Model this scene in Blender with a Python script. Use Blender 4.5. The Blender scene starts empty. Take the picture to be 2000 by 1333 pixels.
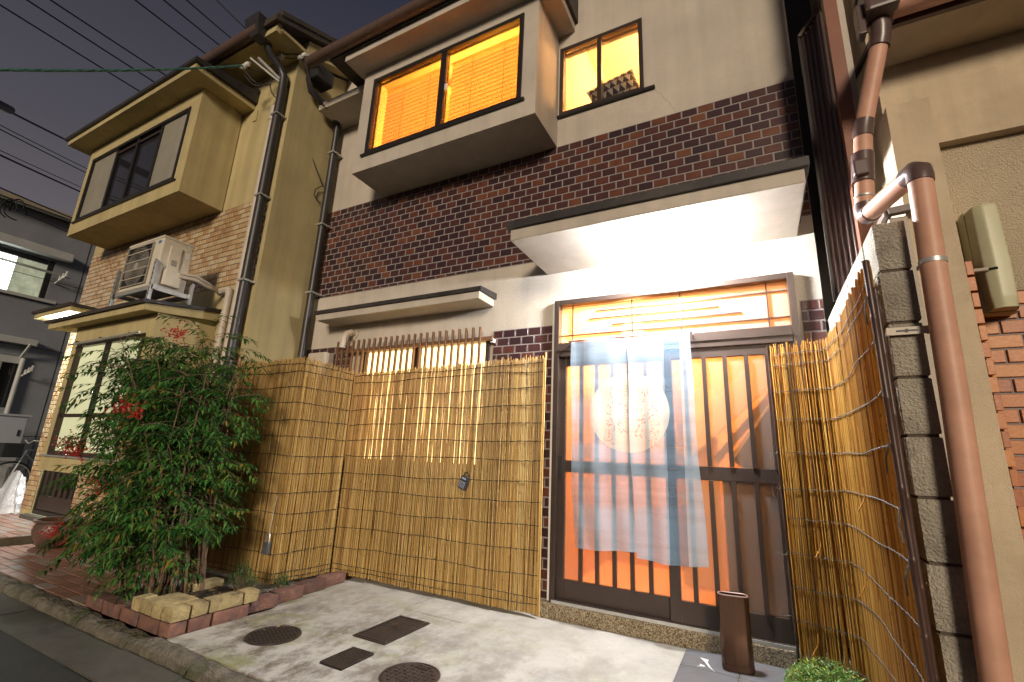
import bpy, bmesh, math, random
from mathutils import Vector, Matrix, noise as mnoise

SC = bpy.context.scene
COL = SC.collection
PI = math.pi

# ------------------------------------------------------------------ camera
cam_d = bpy.data.cameras.new("camera")
cam = bpy.data.objects.new("camera", cam_d)
COL.objects.link(cam)
CAM_M = Matrix(((0.886169, 0.076756, 0.45696, 0.0), (0.461424, -0.236269, -0.85514, 0.0), (0.042328, 0.968651, -0.244792, 1.06), (0, 0, 0, 1)))
cam.matrix_world = CAM_M
cam_d.sensor_width = 36.0
cam_d.lens = 16.18
cam_d.clip_start = 0.05
cam_d.clip_end = 500
SC.camera = cam

# ------------------------------------------------------------------ world: night sky over a lit town
W = bpy.data.worlds.new("World")
SC.world = W
W.use_nodes = True
wn = W.node_tree.nodes
wl = W.node_tree.links
wn.clear()
wo = wn.new("ShaderNodeOutputWorld")
wb = wn.new("ShaderNodeBackground")
tc = wn.new("ShaderNodeTexCoord")
sx = wn.new("ShaderNodeSeparateXYZ")
rp = wn.new("ShaderNodeValToRGB")
rp.color_ramp.elements[0].position = 0.0
rp.color_ramp.elements[0].color = (0.22, 0.19, 0.19, 1)
rp.color_ramp.elements[1].position = 0.75
rp.color_ramp.elements[1].color = (0.029, 0.030, 0.047, 1)
e = rp.color_ramp.elements.new(0.45)
e.color = (0.076, 0.071, 0.086, 1)
wl.new(tc.outputs["Generated"], sx.inputs[0])
wl.new(sx.outputs["Z"], rp.inputs[0])
wl.new(rp.outputs[0], wb.inputs["Color"])
wb.inputs["Strength"].default_value = 0.74
wl.new(wb.outputs[0], wo.inputs[0])

# ------------------------------------------------------------------ the one far light of the street
sun_d = bpy.data.lights.new("street_light", "SUN")
sun_d.energy = 1.8
sun_d.angle = math.radians(12)
sun_d.color = (1.0, 0.84, 0.64)
sun = bpy.data.objects.new("street_light", sun_d)
COL.objects.link(sun)
sun.rotation_euler = Vector((0.36, -0.87, 0.25)).to_track_quat('Z', 'Y').to_euler()

SC.view_settings.view_transform = 'Standard'
SC.view_settings.look = 'None'
SC.view_settings.exposure = 0.5
SC.view_settings.gamma = 1.0
SC.view_settings.use_curve_mapping = False
SC.render.engine = 'CYCLES'
SC.cycles.use_denoising = True
SC.cycles.max_bounces = 8
SC.cycles.transparent_max_bounces = 12
SC.cycles.sample_clamp_indirect = 6.0
SC.cycles.caustics_reflective = False
SC.cycles.caustics_refractive = False


# ------------------------------------------------------------------ helpers
random.seed(7)


def link(o):
    COL.objects.link(o)
    return o


def tag(o, label=None, cat=None, group=None, kind=None):
    if label: o["label"] = label
    if cat: o["category"] = cat
    if group: o["group"] = group
    if kind: o["kind"] = kind
    return o


def thing(name, loc, label, cat, group=None):
    o = link(bpy.data.objects.new(name, None))
    o.location = loc
    o.empty_display_size = 0.2
    return tag(o, label, cat, group)


def adopt(o, parent):
    """parent a mesh whose vertices are in world coordinates"""
    if parent is not None:
        o.parent = parent
        if parent.type == 'EMPTY':
            o.matrix_parent_inverse = Matrix.Translation(-Vector(parent.location))
        elif parent.parent is None or parent.parent.type != 'EMPTY':
            o.matrix_parent_inverse = Matrix.Translation(-Vector(parent.location))
        else:
            o.matrix_parent_inverse = Matrix.Translation(-Vector(parent.location))
    return o


class MB:
    def __init__(self):
        self.v = []
        self.f = []

    def add(self, vs, fs):
        b = len(self.v)
        self.v += [tuple(p) for p in vs]
        self.f += [tuple(b + i for i in q) for q in fs]
        return self

    def box(self, x0, x1, y0, y1, z0, z1):
        vs = [(x0, y0, z0), (x1, y0, z0), (x1, y1, z0), (x0, y1, z0), (x0, y0, z1), (x1, y0, z1), (x1, y1, z1), (x0, y1, z1)]
        return self.add(vs, [(0, 3, 2, 1), (4, 5, 6, 7), (0, 1, 5, 4), (1, 2, 6, 5), (2, 3, 7, 6), (3, 0, 4, 7)])

    def obox(self, m, sx, sy, sz):
        vs = [m @ Vector((a * sx / 2, b * sy / 2, c * sz / 2)) for c in (-1, 1) for b in (-1, 1) for a in (-1, 1)]
        return self.add(vs, [(0, 2, 3, 1), (4, 5, 7, 6), (0, 1, 5, 4), (1, 3, 7, 5), (3, 2, 6, 7), (2, 0, 4, 6)])

    def bar(self, a, b, w, h, up=(0, 0, 1)):
        a, b = Vector(a), Vector(b)
        d = (b - a)
        L = d.length
        d.normalize()
        u = Vector(up)
        s = d.cross(u)
        if s.length < 1e-4:
            s = d.cross(Vector((1, 0, 0)))
        s.normalize()
        u = s.cross(d)
        m = Matrix(((d.x, s.x, u.x, 0), (d.y, s.y, u.y, 0), (d.z, s.z, u.z, 0), (0, 0, 0, 1)))
        return self.obox(Matrix.Translation((a + b) / 2) @ m, L, w, h)

    def prism(self, pts, axis, a0, a1):
        """pts: 2D outline; axis 'x' -> (y,z), 'y' -> (x,z), 'z' -> (x,y)"""
        def P(p, a):
            return {'x': (a, p[0], p[1]), 'y': (p[0], a, p[1]), 'z': (p[0], p[1], a)}[axis]
        n = len(pts)
        vs = [P(p, a0) for p in pts] + [P(p, a1) for p in pts]
        fs = [tuple(range(n)), tuple(range(2 * n - 1, n - 1, -1))]
        fs += [(i, i + n, (i + 1) % n + n, (i + 1) % n) for i in range(n)]
        return self.add(vs, fs)

    def tube(self, pts, r, n=8, cap=True, closed=False):
        pts = [Vector(p) for p in pts]
        N = len(pts)
        rs = r if isinstance(r, (list, tuple)) else [r] * N
        vs, fs = [], []
        u = None
        for i, p in enumerate(pts):
            if closed:
                d = pts[(i + 1) % N] - pts[i - 1]
            else:
                d = pts[min(i + 1, N - 1)] - pts[max(i - 1, 0)]
            d.normalize()
            if u is None:
                u = d.orthogonal().normalized()
            else:
                u = u - d * u.dot(d)
                if u.length < 1e-5:
                    u = d.orthogonal()
                u.normalize()
            s = d.cross(u)
            for k in range(n):
                a = 2 * PI * k / n
                vs.append(p + (u * math.cos(a) + s * math.sin(a)) * rs[i])
        for i in range(N if closed else N - 1):
            for k in range(n):
                j = (i + 1) % N
                fs.append((i * n + k, i * n + (k + 1) % n, j * n + (k + 1) % n, j * n + k))
        if cap and not closed:
            fs.append(tuple(range(n - 1, -1, -1)))
            fs.append(tuple((N - 1) * n + k for k in range(n)))
        return self.add(vs, fs)

    def lathe(self, prof, c, n=24):
        vs, fs = [], []
        for (r, z) in prof:
            for k in range(n):
                a = 2 * PI * k / n
                vs.append((c[0] + r * math.cos(a), c[1] + r * math.sin(a), c[2] + z))
        for i in range(len(prof) - 1):
            for k in range(n):
                fs.append((i * n + k, i * n + (k + 1) % n, (i + 1) * n + (k + 1) % n, (i + 1) * n + k))
        fs.append(tuple(range(n - 1, -1, -1)))
        fs.append(tuple((len(prof) - 1) * n + k for k in range(n)))
        return self.add(vs, fs)

    def ball(self, c, r, n=8, m=5):
        vs, fs = [], []
        vs.append((c[0], c[1], c[2] - r))
        for i in range(1, m):
            t = PI * i / m
            for k in range(n):
                a = 2 * PI * k / n
                vs.append((c[0] + r * math.sin(t) * math.cos(a), c[1] + r * math.sin(t) * math.sin(a), c[2] - r * math.cos(t)))
        vs.append((c[0], c[1], c[2] + r))
        for k in range(n):
            fs.append((0, 1 + (k + 1) % n, 1 + k))
            for i in range(m - 2):
                fs.append((1 + i * n + k, 1 + i * n + (k + 1) % n, 1 + (i + 1) * n + (k + 1) % n, 1 + (i + 1) * n + k))
            b = 1 + (m - 2) * n
            fs.append((b + k, b + (k + 1) % n, len(vs) - 1))
        return self.add(vs, fs)

    def mesh(self, name, mat, bevel=0.0, smooth=False):
        me = bpy.data.meshes.new(name)
        me.from_pydata(self.v, [], self.f)
        me.update()
        if bevel > 0:
            bm = bmesh.new()
            bm.from_mesh(me)
            bmesh.ops.bevel(bm, geom=bm.edges[:], offset=bevel, segments=2, affect='EDGES', profile=0.6, clamp_overlap=True)
            bm.to_mesh(me)
            bm.free()
        else:
            bm = bmesh.new()
            bm.from_mesh(me)
            bmesh.ops.recalc_face_normals(bm, faces=bm.faces[:])
            bm.to_mesh(me)
            bm.free()
        if smooth:
            me.polygons.foreach_set("use_smooth", [True] * len(me.polygons))
            try:
                me.set_sharp_from_angle(angle=math.radians(40))
            except Exception:
                pass
        if mat is not None:
            me.materials.append(mat)
        return me

    def build(self, name, mat, parent=None, bevel=0.0, smooth=False, rough=0.0):
        if rough > 0:
            me = self.mesh(name, mat, bevel, True)
            for v in me.vertices:
                v.co += mnoise.noise_vector(v.co * 23.0) * rough + mnoise.noise_vector(v.co * 90.0) * rough * 0.4
            return adopt(link(bpy.data.objects.new(name, me)), parent)
        return adopt(link(bpy.data.objects.new(name, self.mesh(name, mat, bevel, smooth))), parent)


def Bx(name, mat, parent, x0, x1, y0, y1, z0, z1, bevel=0.0):
    return MB().box(x0, x1, y0, y1, z0, z1).build(name, mat, parent, bevel)


def struct(o):
    o["kind"] = "structure"
    return o


def stuff(o):
    o["kind"] = "stuff"
    return o


def holed_wall(x0, x1, z0, z1, y0, y1, holes, axis='y'):
    """a slab y0..y1 with rectangular holes (hx0,hx1,hz0,hz1); axis 'x' swaps the roles of x and y"""
    xs = sorted({x0, x1} | {h[0] for h in holes} | {h[1] for h in holes})
    zs = sorted({z0, z1} | {h[2] for h in holes} | {h[3] for h in holes})
    xs = [x for x in xs if x0 <= x <= x1]
    zs = [z for z in zs if z0 <= z <= z1]
    def solid(i, k):
        if i < 0 or k < 0 or i >= len(xs) - 1 or k >= len(zs) - 1:
            return False
        cx, cz = (xs[i] + xs[i + 1]) / 2, (zs[k] + zs[k + 1]) / 2
        return not any(h[0] < cx < h[1] and h[2] < cz < h[3] for h in holes)
    mb = MB()
    idx = {}
    def V(i, k, s):
        key = (i, k, s)
        if key not in idx:
            y = (y0, y1)[s]
            p = (xs[i], y, zs[k]) if axis == 'y' else (y, xs[i], zs[k])
            idx[key] = len(mb.v)
            mb.v.append(p)
        return idx[key]
    for i in range(len(xs) - 1):
        for k in range(len(zs) - 1):
            if not solid(i, k):
                continue
            mb.f.append((V(i, k, 0), V(i + 1, k, 0), V(i + 1, k + 1, 0), V(i, k + 1, 0)))
            mb.f.append((V(i, k, 1), V(i, k + 1, 1), V(i + 1, k + 1, 1), V(i + 1, k, 1)))
            if not solid(i - 1, k): mb.f.append((V(i, k, 0), V(i, k + 1, 0), V(i, k + 1, 1), V(i, k, 1)))
            if not solid(i + 1, k): mb.f.append((V(i + 1, k, 0), V(i + 1, k, 1), V(i + 1, k + 1, 1), V(i + 1, k + 1, 0)))
            if not solid(i, k - 1): mb.f.append((V(i, k, 0), V(i, k, 1), V(i + 1, k, 1), V(i + 1, k, 0)))
            if not solid(i, k + 1): mb.f.append((V(i, k + 1, 0), V(i + 1, k + 1, 0), V(i + 1, k + 1, 1), V(i, k + 1, 1)))
    return mb


def frame_mb(x0, x1, z0, z1, y0, y1, w, wb=None):
    """rectangular frame in the x-z plane"""
    wb = w if wb is None else wb
    m = MB()
    m.box(x0, x0 + w, y0, y1, z0, z1)
    m.box(x1 - w, x1, y0, y1, z0, z1)
    m.box(x0 + w, x1 - w, y0 + 0.001, y1 - 0.001, z1 - w, z1)
    m.box(x0 + w, x1 - w, y0 + 0.001, y1 - 0.001, z0, z0 + wb)
    return m


# ------------------------------------------------------------------ materials
def nt(name):
    m = bpy.data.materials.new(name)
    m.use_nodes = True
    n, l = m.node_tree.nodes, m.node_tree.links
    n.clear()
    out = n.new("ShaderNodeOutputMaterial")
    return m, n, l, out


def rgba(c, k=1.0):
    return (min(c[0] * k, 1), min(c[1] * k, 1), min(c[2] * k, 1), 1)


def noise_node(n, l, pos, scale, detail=4, rough=0.6, stretch=None):
    t = n.new("ShaderNodeTexNoise")
    t.inputs["Scale"].default_value = scale
    t.inputs["Detail"].default_value = detail
    t.inputs["Roughness"].default_value = rough
    if stretch:
        mp = n.new("ShaderNodeMapping")
        mp.inputs["Scale"].default_value = stretch
        l.new(pos, mp.inputs["Vector"])
        l.new(mp.outputs[0], t.inputs["Vector"])
    else:
        l.new(pos, t.inputs["Vector"])
    return t


def ramp(n, l, fac, stops):
    r = n.new("ShaderNodeValToRGB")
    els = r.color_ramp.elements
    els[0].position, els[0].color = stops[0][0], (*stops[0][1], 1)
    els[1].position, els[1].color = stops[-1][0], (*stops[-1][1], 1)
    for p, c in stops[1:-1]:
        e = els.new(p)
        e.color = (*c, 1)
    l.new(fac, r.inputs[0])
    return r


def math_node(n, l, op, a, b=None, c=None, clamp=False):
    m = n.new("ShaderNodeMath")
    m.operation = op
    m.use_clamp = clamp
    for i, x in enumerate((a, b, c)):
        if x is None: continue
        if isinstance(x, (int, float)): m.inputs[i].default_value = x
        else: l.new(x, m.inputs[i])
    return m.outputs[0]


def mixc(n, l, fac, a, b, mode='MIX'):
    m = n.new("ShaderNodeMix")
    m.data_type = 'RGBA'
    m.blend_type = mode
    if isinstance(fac, (int, float)): m.inputs[0].default_value = fac
    else: l.new(fac, m.inputs[0])
    for i, x in ((6, a), (7, b)):
        if isinstance(x, tuple): m.inputs[i].default_value = (*x[:3], 1)
        else: l.new(x, m.inputs[i])
    return m.outputs[2]


def add_bump(n, l, bsdf, height, strength, dist):
    b = n.new("ShaderNodeBump")
    b.inputs["Strength"].default_value = strength
    b.inputs["Distance"].default_value = dist
    l.new(height, b.inputs["Height"])
    l.new(b.outputs[0], bsdf.inputs["Normal"])


def mat(name, col, rough=0.6, var=0.15, scale=3.0, bump=0.0, bscale=80.0, metal=0.0, spec=0.5, stain=None, stain_amt=0.5, stain_scale=1.2,
        per_object=0.0, stretch=None, bdist=0.01, streak=0.0, speck=None):
    m, n, l, out = nt(name)
    p = n.new("ShaderNodeBsdfPrincipled")
    g = n.new("ShaderNodeNewGeometry")
    pos = g.outputs["Position"]
    t = noise_node(n, l, pos, scale, 6, 0.65, stretch)
    r = ramp(n, l, t.outputs[0], [(0.28, tuple(c * (1 - var) for c in col)), (0.72, tuple(min(1, c * (1 + var)) for c in col))])
    c = r.outputs[0]
    if stain:
        t2 = noise_node(n, l, pos, stain_scale, 8, 0.7)
        r2 = ramp(n, l, t2.outputs[0], [(0.5, (0, 0, 0)), (0.68, (1, 1, 1))])
        f = math_node(n, l, 'MULTIPLY', r2.outputs[0], stain_amt)
        c = mixc(n, l, f, c, tuple(stain))
    if streak > 0:
        t3 = noise_node(n, l, pos, 1.0, 5, 0.6, (9, 9, 0.5))
        r3 = ramp(n, l, t3.outputs[0], [(0.42, (0, 0, 0)), (0.75, (1, 1, 1))])
        f3 = math_node(n, l, 'MULTIPLY', r3.outputs[0], streak)
        c = mixc(n, l, f3, c, tuple(x * 0.45 for x in col))
    if speck:
        t4 = n.new("ShaderNodeTexVoronoi")
        t4.inputs["Scale"].default_value = speck[1]
        l.new(pos, t4.inputs["Vector"])
        r4 = ramp(n, l, t4.outputs["Color"], [(0.3, (0, 0, 0)), (0.75, (1, 1, 1))])
        c = mixc(n, l, r4.outputs[0], c, tuple(speck[0]))
    if per_object > 0:
        oi = n.new("ShaderNodeObjectInfo")
        k = math_node(n, l, 'MULTIPLY_ADD', oi.outputs["Random"], 2 * per_object, 1 - per_object)
        hs = n.new("ShaderNodeHueSaturation")
        l.new(k, hs.inputs["Value"])
        l.new(c, hs.inputs["Color"])
        c = hs.outputs[0]
    l.new(c, p.inputs["Base Color"])
    p.inputs["Roughness"].default_value = rough
    p.inputs["Metallic"].default_value = metal
    p.inputs["Specular IOR Level"].default_value = spec
    if bump > 0:
        tb = noise_node(n, l, pos, bscale, 3, 0.6)
        add_bump(n, l, p, tb.outputs[0], bump, bdist)
    l.new(p.outputs[0], out.inputs[0])
    return m


def emis(name, col, strength, var=0.0, scale=3.0):
    m, n, l, out = nt(name)
    e = n.new("ShaderNodeEmission")
    e.inputs["Strength"].default_value = strength
    e.inputs["Color"].default_value = (*col, 1)
    if var > 0:
        g = n.new("ShaderNodeNewGeometry")
        t = noise_node(n, l, g.outputs["Position"], scale, 3, 0.5)
        r = ramp(n, l, t.outputs[0], [(0.3, tuple(c * (1 - var) for c in col)), (0.7, col)])
        l.new(r.outputs[0], e.inputs["Color"])
    l.new(e.outputs[0], out.inputs[0])
    return m


def clear_glass(name, tint=(0.9, 0.95, 0.95), rough=0.03, refl=0.12):
    m, n, l, out = nt(name)
    t = n.new("ShaderNodeBsdfTransparent")
    t.inputs[0].default_value = (*tint, 1)
    g = n.new("ShaderNodeBsdfGlossy")
    g.inputs["Roughness"].default_value = rough
    fr = n.new("ShaderNodeFresnel")
    fr.inputs[0].default_value = 1.45
    f = math_node(n, l, 'MULTIPLY_ADD', fr.outputs[0], 0.8, refl * 0.2, clamp=True)
    mx = n.new("ShaderNodeMixShader")
    l.new(f, mx.inputs[0])
    l.new(t.outputs[0], mx.inputs[1])
    l.new(g.outputs[0], mx.inputs[2])
    l.new(mx.outputs[0], out.inputs[0])
    return m


def frosted(name, tint=(0.95, 0.9, 0.85), rough=0.25, ior=1.12, haze=0.25, ribs=0.0):
    """ribbed frosted glass: rough refraction with a little diffuse haze and a sheen"""
    m, n, l, out = nt(name)
    rf = n.new("ShaderNodeBsdfRefraction")
    rf.inputs["Color"].default_value = (*tint, 1)
    rf.inputs["Roughness"].default_value = rough
    rf.inputs["IOR"].default_value = ior
    df = n.new("ShaderNodeBsdfDiffuse")
    df.inputs[0].default_value = (*tint, 1)
    tl = n.new("ShaderNodeBsdfTranslucent")
    tl.inputs[0].default_value = (*tint, 1)
    hz = n.new("ShaderNodeMixShader")
    hz.inputs[0].default_value = 0.5
    l.new(df.outputs[0], hz.inputs[1])
    l.new(tl.outputs[0], hz.inputs[2])
    mx = n.new("ShaderNodeMixShader")
    mx.inputs[0].default_value = haze
    l.new(rf.outputs[0], mx.inputs[1])
    l.new(hz.outputs[0], mx.inputs[2])
    gl = n.new("ShaderNodeBsdfGlossy")
    gl.inputs["Roughness"].default_value = 0.22
    mx2 = n.new("ShaderNodeMixShader")
    mx2.inputs[0].default_value = 0.06
    l.new(mx.outputs[0], mx2.inputs[1])
    l.new(gl.outputs[0], mx2.inputs[2])
    g = n.new("ShaderNodeNewGeometry")
    t = noise_node(n, l, g.outputs["Position"], 160, 2, 0.5, (1, 1, 0.15) if ribs else None)
    for s in (rf, gl):
        b = n.new("ShaderNodeBump")
        b.inputs["Strength"].default_value = 0.25
        b.inputs["Distance"].default_value = 0.004
        l.new(t.outputs[0], b.inputs["Height"])
        l.new(b.outputs[0], s.inputs["Normal"])
    l.new(mx2.outputs[0], out.inputs[0])
    return m


def tile_mat(name, stops, flame=0.5, rough=0.3):
    """glazed tiles: colour by tile, and the flame of the kiln inside each tile"""
    m, n, l, out = nt(name)
    p = n.new("ShaderNodeBsdfPrincipled")
    g = n.new("ShaderNodeNewGeometry")
    oi = n.new("ShaderNodeObjectInfo")
    s = math_node(n, l, 'ADD', math_node(n, l, 'MULTIPLY', oi.outputs["Random"], 7.31), g.outputs["Random Per Island"])
    rnd = math_node(n, l, 'FRACT', s)
    off = n.new("ShaderNodeVectorMath")
    off.operation = 'ADD'
    cx = n.new("ShaderNodeCombineXYZ")
    l.new(math_node(n, l, 'MULTIPLY', rnd, 40.0), cx.inputs[0])
    l.new(g.outputs["Position"], off.inputs[0])
    l.new(cx.outputs[0], off.inputs[1])
    t = noise_node(n, l, off.outputs[0], 9.0, 3, 0.5)
    f = math_node(n, l, 'MULTIPLY', math_node(n, l, 'SUBTRACT', t.outputs[0], 0.5), flame)
    fac = math_node(n, l, 'ADD', rnd, f, clamp=True)
    r = ramp(n, l, fac, stops)
    t2 = noise_node(n, l, g.outputs["Position"], 140, 3, 0.6)
    c = mixc(n, l, math_node(n, l, 'MULTIPLY', t2.outputs[0], 0.35), r.outputs[0], (0.02, 0.015, 0.015), 'MIX')
    l.new(c, p.inputs["Base Color"])
    rr = math_node(n, l, 'MULTIPLY_ADD', t2.outputs[0], 0.2, rough - 0.08)
    l.new(rr, p.inputs["Roughness"])
    t3 = noise_node(n, l, g.outputs["Position"], 60, 3, 0.6)
    add_bump(n, l, p, t3.outputs[0], 0.25, 0.003)
    l.new(p.outputs[0], out.inputs[0])
    return m


def reed_mat(name, stops, dark=(0.10, 0.045, 0.012)):
    m, n, l, out = nt(name)
    p = n.new("ShaderNodeBsdfPrincipled")
    g = n.new("ShaderNodeNewGeometry")
    pos = g.outputs["Position"]
    r = ramp(n, l, g.outputs["Random Per Island"], stops)
    t = noise_node(n, l, pos, 1.0, 5, 0.6, (140, 140, 5))
    k = math_node(n, l, 'MULTIPLY_ADD', t.outputs[0], 0.9, 0.55)
    hs = n.new("ShaderNodeHueSaturation")
    l.new(k, hs.inputs["Value"])
    l.new(r.outputs[0], hs.inputs["Color"])
    t2 = noise_node(n, l, pos, 1.0, 3, 0.6, (70, 70, 28))
    r2 = ramp(n, l, t2.outputs[0], [(0.62, (0, 0, 0)), (0.72, (1, 1, 1))])
    c = mixc(n, l, math_node(n, l, 'MULTIPLY', r2.outputs[0], 0.75), hs.outputs[0], dark)
    l.new(c, p.inputs["Base Color"])
    p.inputs["Roughness"].default_value = 0.42
    p.inputs["Specular IOR Level"].default_value = 0.4
    tr = n.new("ShaderNodeBsdfTranslucent")
    l.new(c, tr.inputs[0])
    mx = n.new("ShaderNodeMixShader")
    mx.inputs[0].default_value = 0.38
    l.new(p.outputs[0], mx.inputs[1])
    l.new(tr.outputs[0], mx.inputs[2])
    l.new(mx.outputs[0], out.inputs[0])
    return m


def leaf_mat(name, stops, rough=0.35, trans=0.25):
    m, n, l, out = nt(name)
    p = n.new("ShaderNodeBsdfPrincipled")
    g = n.new("ShaderNodeNewGeometry")
    t = noise_node(n, l, g.outputs["Position"], 3.0, 2, 0.5)
    f = math_node(n, l, 'MULTIPLY_ADD', math_node(n, l, 'SUBTRACT', t.outputs[0], 0.5), 0.7, g.outputs["Random Per Island"], clamp=True)
    r = ramp(n, l, f, stops)
    l.new(r.outputs[0], p.inputs["Base Color"])
    p.inputs["Roughness"].default_value = rough
    tr = n.new("ShaderNodeBsdfTranslucent")
    l.new(r.outputs[0], tr.inputs[0])
    mx = n.new("ShaderNodeMixShader")
    mx.inputs[0].default_value = trans
    l.new(p.outputs[0], mx.inputs[1])
    l.new(tr.outputs[0], mx.inputs[2])
    l.new(mx.outputs[0], out.inputs[0])
    return m


M_STUCCO = mat("stucco_cream", (0.53, 0.47, 0.40), 0.9, 0.13, 1.6, 0.8, 170, stain=(0.40, 0.34, 0.27), stain_amt=0.45, stain_scale=0.9, bdist=0.006, streak=0.24)
M_STUCCO_Y = mat("stucco_ochre", (0.47, 0.385, 0.195), 0.9, 0.14, 1.3, 0.5, 160, stain=(0.34, 0.27, 0.14), stain_amt=0.5, stain_scale=0.8, bdist=0.004, streak=0.38)
M_STUCCO_B = mat("stucco_beige", (0.70, 0.56, 0.39), 0.9, 0.14, 2.0, 0.9, 240, stain=(0.36, 0.27, 0.18), stain_amt=0.5, bdist=0.008, streak=0.25)
M_STUCCO_C = mat("stucco_coarse", (0.72, 0.59, 0.41), 0.9, 0.14, 2.0, 1.0, 170, stain=(0.40, 0.30, 0.19), stain_amt=0.4, bdist=0.022)
M_MORTAR = mat("mortar_grey", (0.27, 0.235, 0.225), 0.9, 0.15, 8, 0.4, 200)
M_MORTAR_D = mat("mortar_dark", (0.10, 0.075, 0.055), 0.95, 0.3, 12, 0.6, 120)
M_TILE = tile_mat("glazed_brown_tile", [(0.0, (0.036, 0.016, 0.020)), (0.45, (0.058, 0.022, 0.023)), (0.72, (0.096, 0.031, 0.023)), (0.91, (0.145, 0.045, 0.025)), (1.0, (0.18, 0.065, 0.03))], 0.55, 0.30)
M_TILE_Y = tile_mat("glazed_tan_tile", [(0.0, (0.42, 0.23, 0.10)), (0.35, (0.52, 0.33, 0.16)), (0.7, (0.60, 0.44, 0.25)), (1.0, (0.64, 0.51, 0.34))], 0.3, 0.35)
M_TILE_O = tile_mat("orange_brick_tile", [(0.0, (0.40, 0.105, 0.022)), (0.5, (0.52, 0.155, 0.024)), (1.0, (0.60, 0.21, 0.028))], 0.3, 0.45)
M_ALU = mat("bronze_aluminium", (0.055, 0.038, 0.031), 0.36, 0.12, 6, metal=0.3, bump=0.05, bscale=300)
M_ALU_D = mat("dark_aluminium", (0.030, 0.026, 0.024), 0.4, 0.15, 6, metal=0.4)
M_FLASH = mat("dark_flashing", (0.035, 0.030, 0.030), 0.5, 0.3, 7, metal=0.2, stain=(0.10, 0.085, 0.07), stain_amt=0.5)
M_ROOFTILE = mat("dark_roof", (0.055, 0.042, 0.035), 0.7, 0.3, 5)
M_GUTTER = mat("brown_gutter", (0.10, 0.062, 0.048), 0.42, 0.15, 5)
M_PIPE_BLACK = mat("dark_downpipe", (0.030, 0.027, 0.028), 0.42, 0.25, 6)
M_PIPE_GREY = mat("beige_conduit", (0.50, 0.43, 0.35), 0.5, 0.12, 6)
M_PIPE_OR = mat("terracotta_plastic_pipe", (0.56, 0.30, 0.205), 0.5, 0.14, 7, stain=(0.40, 0.19, 0.12), stain_amt=0.4, bump=0.05, bscale=40)
M_PIPE_BR = mat("brown_plastic_joint", (0.105, 0.066, 0.060), 0.33, 0.08, 5)
M_BLACK = mat("black_rubber", (0.012, 0.012, 0.013), 0.5, 0.2, 8)
M_WHITE = mat("white_plastic", (0.72, 0.70, 0.66), 0.45, 0.05, 4)
M_PORCELAIN = mat("white_porcelain", (0.78, 0.76, 0.72), 0.2, 0.04, 5)
M_AC = mat("ivory_enamel", (0.66, 0.60, 0.48), 0.45, 0.07, 3, stain=(0.45, 0.39, 0.29), stain_amt=0.3)
M_GALV = mat("galvanised_steel", (0.50, 0.49, 0.46), 0.42, 0.18, 14, metal=0.55)
M_WOOD_D = mat("dark_lattice_wood", (0.17, 0.088, 0.042), 0.6, 0.2, 4, stretch=(30, 30, 1.2))
M_CONC = None
M_BLIND = None

def concrete(name, base, moss=0.6, dark=0.5):
    m, n, l, out = nt(name)
    p = n.new("ShaderNodeBsdfPrincipled")
    g = n.new("ShaderNodeNewGeometry")
    pos = g.outputs["Position"]
    a = noise_node(n, l, pos, 2.2, 9, 0.68)
    c = ramp(n, l, a.outputs[0], [(0.30, tuple(x * 0.62 for x in base)), (0.46, tuple(x * 0.95 for x in base)), (0.66, tuple(min(1, x * 1.15) for x in base))]).outputs[0]
    fine = noise_node(n, l, pos, 60, 5, 0.7)
    c = mixc(n, l, math_node(n, l, 'MULTIPLY', fine.outputs[0], 0.35), c, tuple(x * 0.7 for x in base))
    # dirt and moss keep to the road side, where feet do not wear them off
    sep = n.new("ShaderNodeSeparateXYZ")
    l.new(pos, sep.inputs[0])
    edge = n.new("ShaderNodeMapRange")
    edge.inputs[1].default_value = 3.0
    edge.inputs[2].default_value = 1.7
    l.new(sep.outputs["Y"], edge.inputs[0])
    edx = n.new("ShaderNodeMapRange")
    edx.inputs[1].default_value = -0.6
    edx.inputs[2].default_value = -2.4
    l.new(sep.outputs["X"], edx.inputs[0])
    wear = math_node(n, l, 'MULTIPLY', math_node(n, l, 'MULTIPLY_ADD', edge.outputs[0], 0.7, 0.3), math_node(n, l, 'MULTIPLY_ADD', edx.outputs[0], 0.6, 0.4))
    d = noise_node(n, l, pos, 3.1, 9, 0.72, (1.6, 1, 1))
    df = ramp(n, l, d.outputs[0], [(0.44, (0, 0, 0)), (0.60, (1, 1, 1))]).outputs[0]
    c = mixc(n, l, math_node(n, l, 'MULTIPLY', math_node(n, l, 'MULTIPLY', df, wear), dark * 1.5, clamp=True), c, (0.13, 0.105, 0.08))
    k = noise_node(n, l, pos, 1.7, 6, 0.6, (1, 1.3, 3.0))
    kf = ramp(n, l, k.outputs[0], [(0.50, (0, 0, 0)), (0.66, (1, 1, 1))]).outputs[0]
    c = mixc(n, l, math_node(n, l, 'MULTIPLY', math_node(n, l, 'MULTIPLY', kf, wear), moss, clamp=True), c, (0.19, 0.19, 0.055))
    l.new(c, p.inputs["Base Color"])
    p.inputs["Roughness"].default_value = 0.85
    add_bump(n, l, p, fine.outputs[0], 0.35, 0.006)
    l.new(p.outputs[0], out.inputs[0])
    return m


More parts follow.
